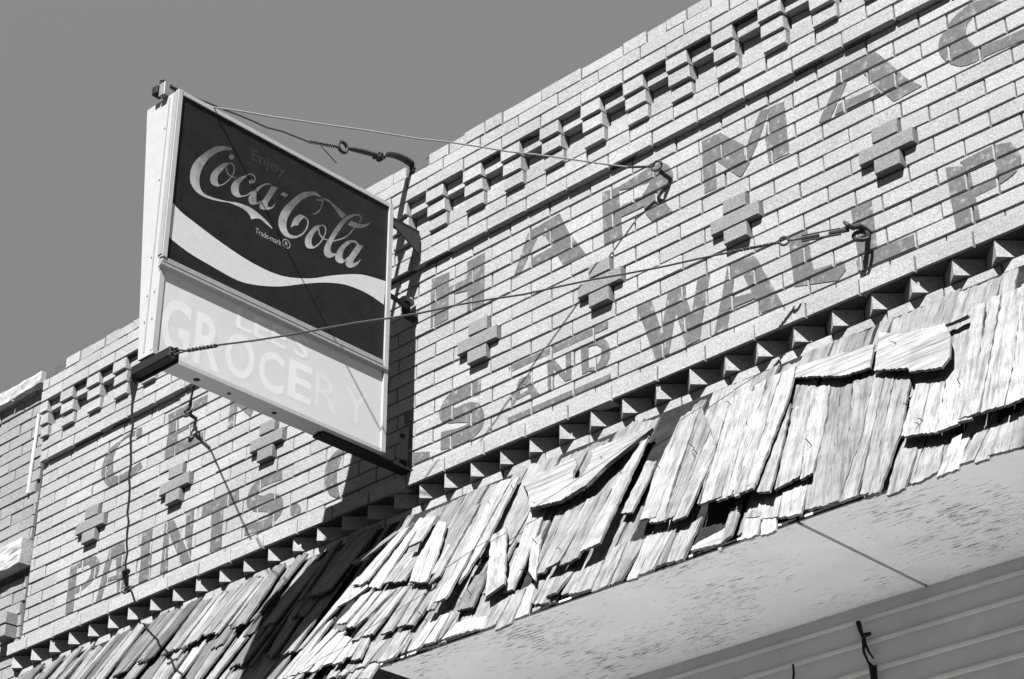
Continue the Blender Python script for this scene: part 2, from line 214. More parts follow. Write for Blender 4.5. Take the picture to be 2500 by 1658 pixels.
# ------------------------------------------------------------------ shapes measured on the wall, the sign and the canopy (wall units)
LETTERS={'H':[[(-5.33,-1.18),(-3.71,-1.31),(-3.71,-4.79),(-5.27,-4.82)],[(-2.1,-1.25),(-0.54,-1.22),(-0.57,-4.93),(-2.04,-4.93)],[(-3.78,-2.48),(-2.08,-2.53),(-2.07,-3.37),(-3.77,-3.02)]],'A':[[(3.29,-1.25),(4.1,-1.91),(2.39,-4.13),(1.86,-4.16)],[(3.29,-1.31),(5.79,-1.15),(6.55,-2.94),(5.3,-3.03),(4.62,-2.24),(4.1,-1.91)],[(4.62,-2.24),(6.55,-2.84),(7.79,-4.85),(6.0,-4.86)],[(3.33,-3.33),(5.64,-3.23),(5.96,-3.96),(3.27,-3.9)]],'R':[[(9.22,-1.21),(9.66,-1.27),(10.09,-1.34),(10.53,-1.41),(10.58,-2.56),(10.63,-3.69),(10.68,-4.84),(10.22,-4.86),(9.75,-4.88),(9.27,-4.9),(9.25,-3.7),(9.24,-2.48)],[(10.53,-1.41),(11.55,-1.31),(12.55,-1.2),(13.61,-1.17),(13.81,-1.24),(14.01,-1.37),(14.22,-1.51),(13.82,-1.77),(13.42,-2.03),(12.92,-2.17),(12.19,-2.1),(11.4,-1.89),(10.58,-1.68),(10.56,-1.59),(10.55,-1.5)],[(14.22,-1.51),(14.39,-1.77),(14.55,-2.03),(14.65,-2.3),(14.67,-2.57),(14.63,-2.81),(14.51,-3.01),(14.26,-3.2),(13.96,-3.32),(13.61,-3.36),(13.18,-3.28),(12.72,-3.11),(12.25,-2.94),(12.46,-2.74),(12.66,-2.55),(12.86,-2.34),(12.89,-2.29),(12.9,-2.22),(12.92,-2.17),(13.34,-1.94),(13.78,-1.73)],[(10.65,-2.84),(11.21,-2.84),(11.77,-2.83),(12.36,-2.89),(12.77,-3.01),(13.18,-3.18),(13.61,-3.36),(13.4,-3.43),(13.19,-3.5),(12.97,-3.55),(12.73,-3.58),(12.48,-3.6),(12.22,-3.6),(11.7,-3.59),(11.17,-3.58),(10.62,-3.56),(10.63,-3.32),(10.64,-3.08)],[(12.45,-3.32),(12.8,-3.31),(13.15,-3.31),(13.5,-3.31),(13.84,-3.85),(14.17,-4.38),(14.51,-4.92),(14.0,-4.91),(13.49,-4.9),(12.96,-4.89),(12.76,-4.59),(12.57,-4.29),(12.42,-3.98),(12.39,-3.75),(12.42,-3.54)]],'M':[[(16.82,-1.16),(17.78,-1.19),(17.69,-4.8),(16.83,-4.77)],[(17.78,-1.24),(18.16,-1.23),(19.75,-2.86),(19.75,-4.17),(19.41,-4.81),(19.18,-4.65),(17.72,-2.88)],[(19.46,-4.8),(19.78,-3.72),(20.05,-2.73),(21.05,-1.09),(21.62,-1.28),(20.81,-3.0),(20.09,-4.1)],[(21.62,-1.23),(22.65,-1.32),(22.7,-2.62),(22.73,-4.8),(21.33,-4.79),(21.23,-3.11)]],'A2':[[(26.22,-1.09),(28.72,-1.06),(29.09,-1.66),(27.83,-2.04),(26.87,-2.01),(26.09,-1.84)],[(28.72,-1.06),(29.1,-1.61),(30.44,-3.74),(31.29,-4.68),(29.51,-4.78),(28.3,-2.8),(27.83,-2.04)],[(26.09,-1.84),(26.87,-2.01),(25.41,-4.14),(24.81,-3.79)],[(26.18,-3.27),(28.57,-3.4),(28.85,-3.88),(25.84,-3.84)]],'C':[[(36.34,-1.83),(35.89,-1.57),(35.44,-1.32),(34.97,-1.15),(34.55,-1.14),(34.16,-1.24),(33.78,-1.39),(33.48,-1.56),(33.21,-1.77),(32.95,-2.02),(32.78,-2.21),(32.63,-2.42),(32.53,-2.69),(32.5,-2.92),(32.52,-3.18),(32.6,-3.44),(32.75,-3.74),(32.94,-4.02),(33.16,-4.27),(33.4,-4.48),(33.65,-4.65),(33.92,-4.75),(34.38,-4.8),(34.83,-4.79),(35.29,-4.78),(35.95,-4.81),(36.61,-4.85),(37.28,-4.89),(37.31,-4.68),(37.35,-4.47),(37.38,-4.25),(36.78,-4.22),(36.17,-4.19),(35.54,-4.13),(35.23,-4.07),(34.92,-3.98),(34.6,-3.89),(34.48,-3.69),(34.37,-3.49),(34.27,-3.27),(34.22,-3.05),(34.19,-2.82),(34.2,-2.61),(34.26,-2.42),(34.36,-2.26),(34.51,-2.15),(34.77,-2.05),(35.05,-2.01),(35.35,-1.99),(35.69,-1.99),(36.04,-2.01),(36.39,-2.04),(36.37,-1.97),(36.36,-1.9)]],'S':[[(-0.8,-10.15),(-0.81,-10.49),(-0.82,-10.82),(-0.83,-11.16),(-1.52,-11.1),(-2.21,-11.03),(-2.91,-11.0),(-3.05,-11.02),(-3.18,-11.07),(-3.31,-11.12),(-3.17,-11.2),(-3.04,-11.28),(-2.9,-11.32),(-2.54,-11.33),(-2.2,-11.31),(-1.83,-11.33),(-1.52,-11.43),(-1.21,-11.57),(-0.89,-11.72),(-0.73,-12.04),(-0.56,-12.36),(-0.47,-12.67),(-0.48,-12.99),(-0.57,-13.27),(-0.75,-13.51),(-1.04,-13.69),(-1.39,-13.81),(-1.79,-13.88),(-2.3,-13.91),(-2.83,-13.89),(-3.39,-13.86),(-3.65,-13.84),(-3.91,-13.8),(-4.17,-13.75),(-4.18,-13.35),(-4.19,-12.94),(-4.2,-12.52),(-3.53,-12.63),(-2.87,-12.73),(-2.21,-12.79),(-2.08,-12.77),(-1.98,-12.71),(-1.88,-12.64),(-2.21,-12.55),(-2.54,-12.45),(-2.88,-12.34),(-3.24,-12.24),(-3.6,-12.13),(-3.97,-12.02),(-4.12,-11.79),(-4.28,-11.57),(-4.37,-11.34),(-4.36,-11.07),(-4.28,-10.83),(-4.14,-10.61),(-3.92,-10.37),(-3.66,-10.17),(-3.33,-10.04),(-2.87,-9.98),(-2.37,-10.0),(-1.85,-10.04),(-1.5,-10.07),(-1.16,-10.11)]],'bar1':[[(1.45,-10.14),(9.42,-10.11),(9.4,-10.57),(1.65,-10.58)]],'bar2':[[(1.39,-13.53),(9.48,-13.55),(9.47,-13.9),(1.45,-13.92)]],'a':[[(2.35,-11.27),(3.37,-11.33),(3.61,-12.26),(4.04,-12.88),(3.36,-12.89),(2.98,-11.92),(2.67,-11.7)],[(2.35,-11.27),(2.73,-11.72),(2.03,-12.82),(1.71,-12.87)],[(2.35,-12.31),(3.23,-12.32),(3.36,-12.58),(2.22,-12.63)]],'n':[[(4.63,-10.96),(5.13,-11.15),(5.16,-12.93),(4.7,-12.91)],[(4.63,-10.96),(5.25,-11.1),(6.45,-12.78),(6.02,-12.78)],[(6.12,-11.01),(6.55,-11.02),(6.49,-12.8),(6.11,-12.76)]],'d':[[(7.22,-10.91),(7.42,-10.92),(7.62,-10.93),(7.83,-10.94),(7.83,-11.55),(7.84,-12.16),(7.84,-12.79),(7.67,-12.79),(7.5,-12.8),(7.32,-12.8),(7.29,-12.18),(7.26,-11.56)],[(7.83,-10.94),(8.1,-10.92),(8.38,-10.91),(8.67,-10.95),(8.89,-11.05),(9.09,-11.2),(9.26,-11.39),(9.39,-11.65),(9.45,-11.92),(9.47,-12.18),(9.43,-12.42),(9.35,-12.62),(9.21,-12.8),(9.05,-12.9),(8.84,-12.96),(8.61,-12.98),(8.36,-12.94),(8.11,-12.87),(7.84,-12.79),(7.84,-12.72),(7.84,-12.66),(7.85,-12.59),(8.03,-12.62),(8.21,-12.65),(8.38,-12.64),(8.54,-12.57),(8.66,-12.46),(8.75,-12.32),(8.8,-12.11),(8.82,-11.87),(8.83,-11.63),(8.7,-11.5),(8.57,-11.37),(8.42,-11.27),(8.22,-11.22),(8.03,-11.21),(7.82,-11.19),(7.82,-11.11),(7.83,-11.03)]],'W':[[(11.57,-10.09),(12.65,-10.05),(13.73,-13.9),(12.79,-13.93)],[(13.88,-10.03),(15.15,-10.02),(15.13,-10.91),(14.32,-11.72),(13.73,-13.9),(13.16,-13.87),(13.42,-11.83)],[(14.3,-11.14),(15.15,-10.92),(15.91,-13.82),(14.93,-13.9)],[(15.98,-10.09),(16.91,-10.0),(15.91,-13.84),(15.19,-13.86),(15.51,-11.91)]],'A3':[[(18.09,-10.03),(18.79,-10.05),(18.52,-11.0),(17.81,-14.02),(16.91,-13.94),(17.55,-11.99)],[(18.09,-10.03),(19.88,-10.18),(20.4,-11.14),(19.12,-11.07),(18.58,-10.93)],[(19.12,-11.07),(20.06,-10.45),(21.53,-13.92),(20.14,-13.86)],[(17.54,-12.08),(19.62,-12.38),(19.78,-12.81),(17.4,-12.76)]],'L':[[(22.2,-10.0),(23.45,-10.03),(23.62,-12.65),(25.51,-12.89),(25.62,-13.49),(25.06,-13.91),(22.34,-13.15)]],'L2':[[(26.26,-10.03),(27.56,-10.11),(27.58,-13.01),(26.39,-13.15)],[(26.27,-13.21),(27.57,-13.06),(29.87,-13.18),(29.89,-13.9),(26.31,-13.89)]],'P':[[(32.02,-10.16),(32.45,-10.33),(32.89,-10.5),(33.33,-10.67),(33.41,-11.79),(33.49,-12.89),(33.56,-14.01),(33.11,-13.98),(32.65,-13.96),(32.17,-13.93),(32.12,-12.7),(32.07,-11.46)],[(32.86,-10.23),(33.49,-10.19),(34.11,-10.15),(34.76,-10.15),(35.09,-10.21),(35.42,-10.31),(35.76,-10.41),(35.83,-10.59),(35.91,-10.77),(35.99,-10.96),(35.48,-10.93),(34.98,-10.9),(34.46,-10.88),(34.08,-10.87),(33.7,-10.88),(33.31,-10.88),(33.16,-10.67),(33.01,-10.45)],[(35.76,-10.41),(35.92,-10.73),(36.08,-11.04),(36.18,-11.37),(36.16,-11.66),(36.07,-11.91),(35.92,-12.11),(35.64,-12.28),(35.31,-12.39),(34.96,-12.46),(34.48,-12.53),(34.0,-12.56),(33.5,-12.59),(33.41,-12.45),(33.33,-12.3),(33.24,-12.15),(33.67,-12.12),(34.09,-12.08),(34.51,-11.98),(34.65,-11.9),(34.75,-11.76),(34.82,-11.59),(34.83,-11.41),(34.79,-11.22),(34.75,-11.01),(35.08,-10.81),(35.41,-10.62)]],'L3':[[(-7.58,-10.02),(-6.75,-10.18),(-6.69,-12.8),(-7.22,-12.78)],[(-7.27,-13.07),(-6.74,-13.07),(-5.13,-13.53),(-5.12,-13.97),(-6.8,-13.99),(-7.24,-13.89)]],'C2':[[(-35.6,-1.2),(-35.56,-1.5),(-35.52,-1.81),(-35.47,-2.12),(-35.99,-1.87),(-36.51,-1.62),(-37.03,-1.45),(-37.51,-1.43),(-37.93,-1.5),(-38.29,-1.64),(-38.58,-1.85),(-38.78,-2.12),(-38.91,-2.43),(-38.94,-2.79),(-38.89,-3.17),(-38.82,-3.58),(-38.77,-3.76),(-38.7,-3.94),(-38.63,-4.13),(-38.37,-4.23),(-38.11,-4.33),(-37.86,-4.39),(-37.35,-4.38),(-36.89,-4.32),(-36.42,-4.25),(-36.06,-4.21),(-35.71,-4.16),(-35.35,-4.12),(-35.27,-4.31),(-35.18,-4.5),(-35.09,-4.69),(-35.59,-4.82),(-36.1,-4.94),(-36.66,-5.02),(-37.42,-5.02),(-38.23,-4.97),(-39.06,-4.92),(-39.33,-4.69),(-39.59,-4.47),(-39.82,-4.24),(-40.01,-3.98),(-40.15,-3.73),(-40.23,-3.49),(-40.28,-3.14),(-40.28,-2.81),(-40.21,-2.5),(-40.07,-2.2),(-39.87,-1.93),(-39.59,-1.7),(-39.27,-1.58),(-38.9,-1.51),(-38.51,-1.45),(-38.04,-1.35),(-37.58,-1.26),(-37.07,-1.19),(-36.6,-1.18),(-36.11,-1.19)]],'E':[[(-32.54,-1.29),(-31.28,-1.49),(-31.12,-4.1),(-31.35,-4.98),(-32.49,-4.89),(-32.32,-2.96)],[(-32.54,-1.29),(-28.03,-1.26),(-28.01,-2.11),(-31.4,-1.94)],[(-31.34,-3.05),(-29.04,-2.77),(-28.98,-3.27),(-31.31,-3.31)],[(-32.51,-4.1),(-28.02,-4.2),(-28.02,-4.92),(-32.49,-4.89)]],'M2':[[(-25.36,-2.58),(-24.56,-3.11),(-24.52,-5.07),(-25.43,-4.99)],[(-25.36,-2.58),(-24.62,-2.55),(-22.57,-4.23),(-22.91,-4.93)]],'P2':[[(-42.88,-10.16),(-42.62,-10.18),(-42.36,-10.19),(-42.08,-10.2),(-42.03,-10.95),(-41.98,-11.68),(-41.94,-12.43),(-41.92,-12.93),(-41.91,-13.42),(-41.9,-13.92),(-42.26,-13.89),(-42.63,-13.86),(-43.0,-13.82),(-42.97,-13.11),(-42.93,-12.4),(-42.91,-11.66),(-42.9,-11.17),(-42.89,-10.67)],[(-42.08,-10.2),(-41.75,-10.13),(-41.41,-10.05),(-41.04,-10.01),(-40.66,-10.03),(-40.25,-10.1),(-39.84,-10.17),(-39.61,-10.4),(-39.39,-10.62),(-39.24,-10.85),(-39.17,-11.16),(-39.18,-11.45),(-39.29,-11.7),(-39.53,-11.94),(-39.86,-12.13),(-40.25,-12.29),(-40.74,-12.41),(-41.29,-12.5),(-41.85,-12.58),(-41.88,-12.4),(-41.91,-12.22),(-41.84,-12.09),(-41.43,-11.99),(-40.94,-11.95),(-40.52,-11.84),(-40.34,-11.67),(-40.25,-11.44),(-40.25,-11.17),(-40.33,-10.98),(-40.48,-10.77),(-40.65,-10.56),(-41.06,-10.56),(-41.49,-10.56),(-41.92,-10.57),(-41.97,-10.45),(-42.03,-10.33)]],'A4':[[(-38.2,-10.16),(-37.62,-10.82),(-38.52,-14.0),(-39.2,-13.93)],[(-38.2,-10.16),(-36.41,-10.07),(-36.17,-11.0),(-37.19,-11.14),(-37.76,-11.09)],[(-37.19,-11.14),(-36.02,-11.11),(-35.66,-13.71),(-36.66,-13.85)],[(-38.3,-12.47),(-36.87,-12.51),(-36.82,-12.83),(-38.45,-12.67)]],'I':[[(-34.27,-10.04),(-33.06,-10.1),(-32.92,-13.89),(-34.19,-13.88)]],'N':[[(-31.69,-10.15),(-31.24,-10.17),(-30.92,-13.87),(-31.81,-13.85)],[(-31.69,-10.15),(-30.7,-10.15),(-28.27,-13.93),(-29.31,-13.98)],[(-29.29,-10.05),(-28.44,-10.07),(-28.39,-13.66),(-29.22,-11.99)]],'T':[[(-27.51,-9.99),(-23.68,-10.08),(-23.6,-10.89),(-27.57,-10.88)],[(-26.32,-11.04),(-25.18,-11.06),(-25.11,-13.86),(-26.32,-13.83)]],'S2':[[(-19.22,-10.14),(-19.2,-10.36),(-19.18,-10.59),(-19.16,-10.82),(-19.62,-10.77),(-20.09,-10.72),(-20.56,-10.7),(-20.89,-10.7),(-21.2,-10.72),(-21.48,-10.79),(-21.56,-10.87),(-21.58,-11.0),(-21.6,-11.14),(-21.39,-11.23),(-21.18,-11.33),(-20.96,-11.4),(-20.75,-11.42),(-20.55,-11.41),(-20.34,-11.43),(-20.01,-11.53),(-19.69,-11.67),(-19.38,-11.85),(-19.15,-12.05),(-18.96,-12.28),(-18.87,-12.5),(-18.85,-12.84),(-18.92,-13.15),(-19.09,-13.41),(-19.41,-13.63),(-19.8,-13.8),(-20.26,-13.91),(-20.64,-13.93),(-21.06,-13.9),(-21.5,-13.86),(-21.91,-13.83),(-22.32,-13.79),(-22.75,-13.75),(-22.76,-13.48),(-22.76,-13.21),(-22.76,-12.93),(-22.41,-13.0),(-22.07,-13.08),(-21.72,-13.13),(-21.29,-13.19),(-20.87,-13.22),(-20.48,-13.19),(-20.37,-13.11),(-20.33,-12.96),(-20.29,-12.82),(-20.79,-12.65),(-21.29,-12.49),(-21.81,-12.29),(-22.09,-12.13),(-22.36,-11.94),(-22.64,-11.75),(-22.71,-11.55),(-22.77,-11.34),(-22.78,-11.15),(-22.68,-10.84),(-22.54,-10.55),(-22.31,-10.3),(-22.06,-10.15),(-21.75,-10.05),(-21.4,-9.98),(-21.01,-9.93),(-20.6,-9.92),(-20.16,-9.94),(-19.86,-9.99),(-19.54,-10.06)]],'comma':[[(-17.99,-13.1),(-17.84,-13.06),(-17.65,-13.06),(-17.47,-13.05),(-17.32,-13.2),(-17.17,-13.35),(-17.06,-13.5),(-17.02,-13.66),(-17.03,-13.8),(-17.1,-13.92),(-17.21,-13.98),(-17.36,-14.01),(-17.54,-14.0),(-17.7,-13.94),(-17.85,-13.84),(-18.01,-13.74),(-18.05,-13.62),(-18.1,-13.5),(-18.11,-13.39),(-18.1,-13.28),(-18.07,-13.18)]],'O':[[(-12.64,-10.75),(-12.84,-10.63),(-13.05,-10.5),(-13.24,-10.44),(-13.62,-10.49),(-13.95,-10.6),(-14.24,-10.76),(-14.47,-10.94),(-14.65,-11.17),(-14.78,-11.44),(-14.84,-11.74),(-14.84,-12.06),(-14.79,-12.41),(-14.7,-12.73),(-14.57,-13.06),(-14.36,-13.4),(-14.14,-13.59),(-13.88,-13.75),(-13.6,-13.91),(-13.51,-13.88),(-13.42,-13.86),(-13.32,-13.84),(-13.42,-13.53),(-13.52,-13.22),(-13.59,-12.9),(-13.63,-12.57),(-13.63,-12.25),(-13.58,-11.95),(-13.46,-11.55),(-13.3,-11.17),(-13.07,-10.83),(-12.96,-10.77),(-12.81,-10.76)]]}
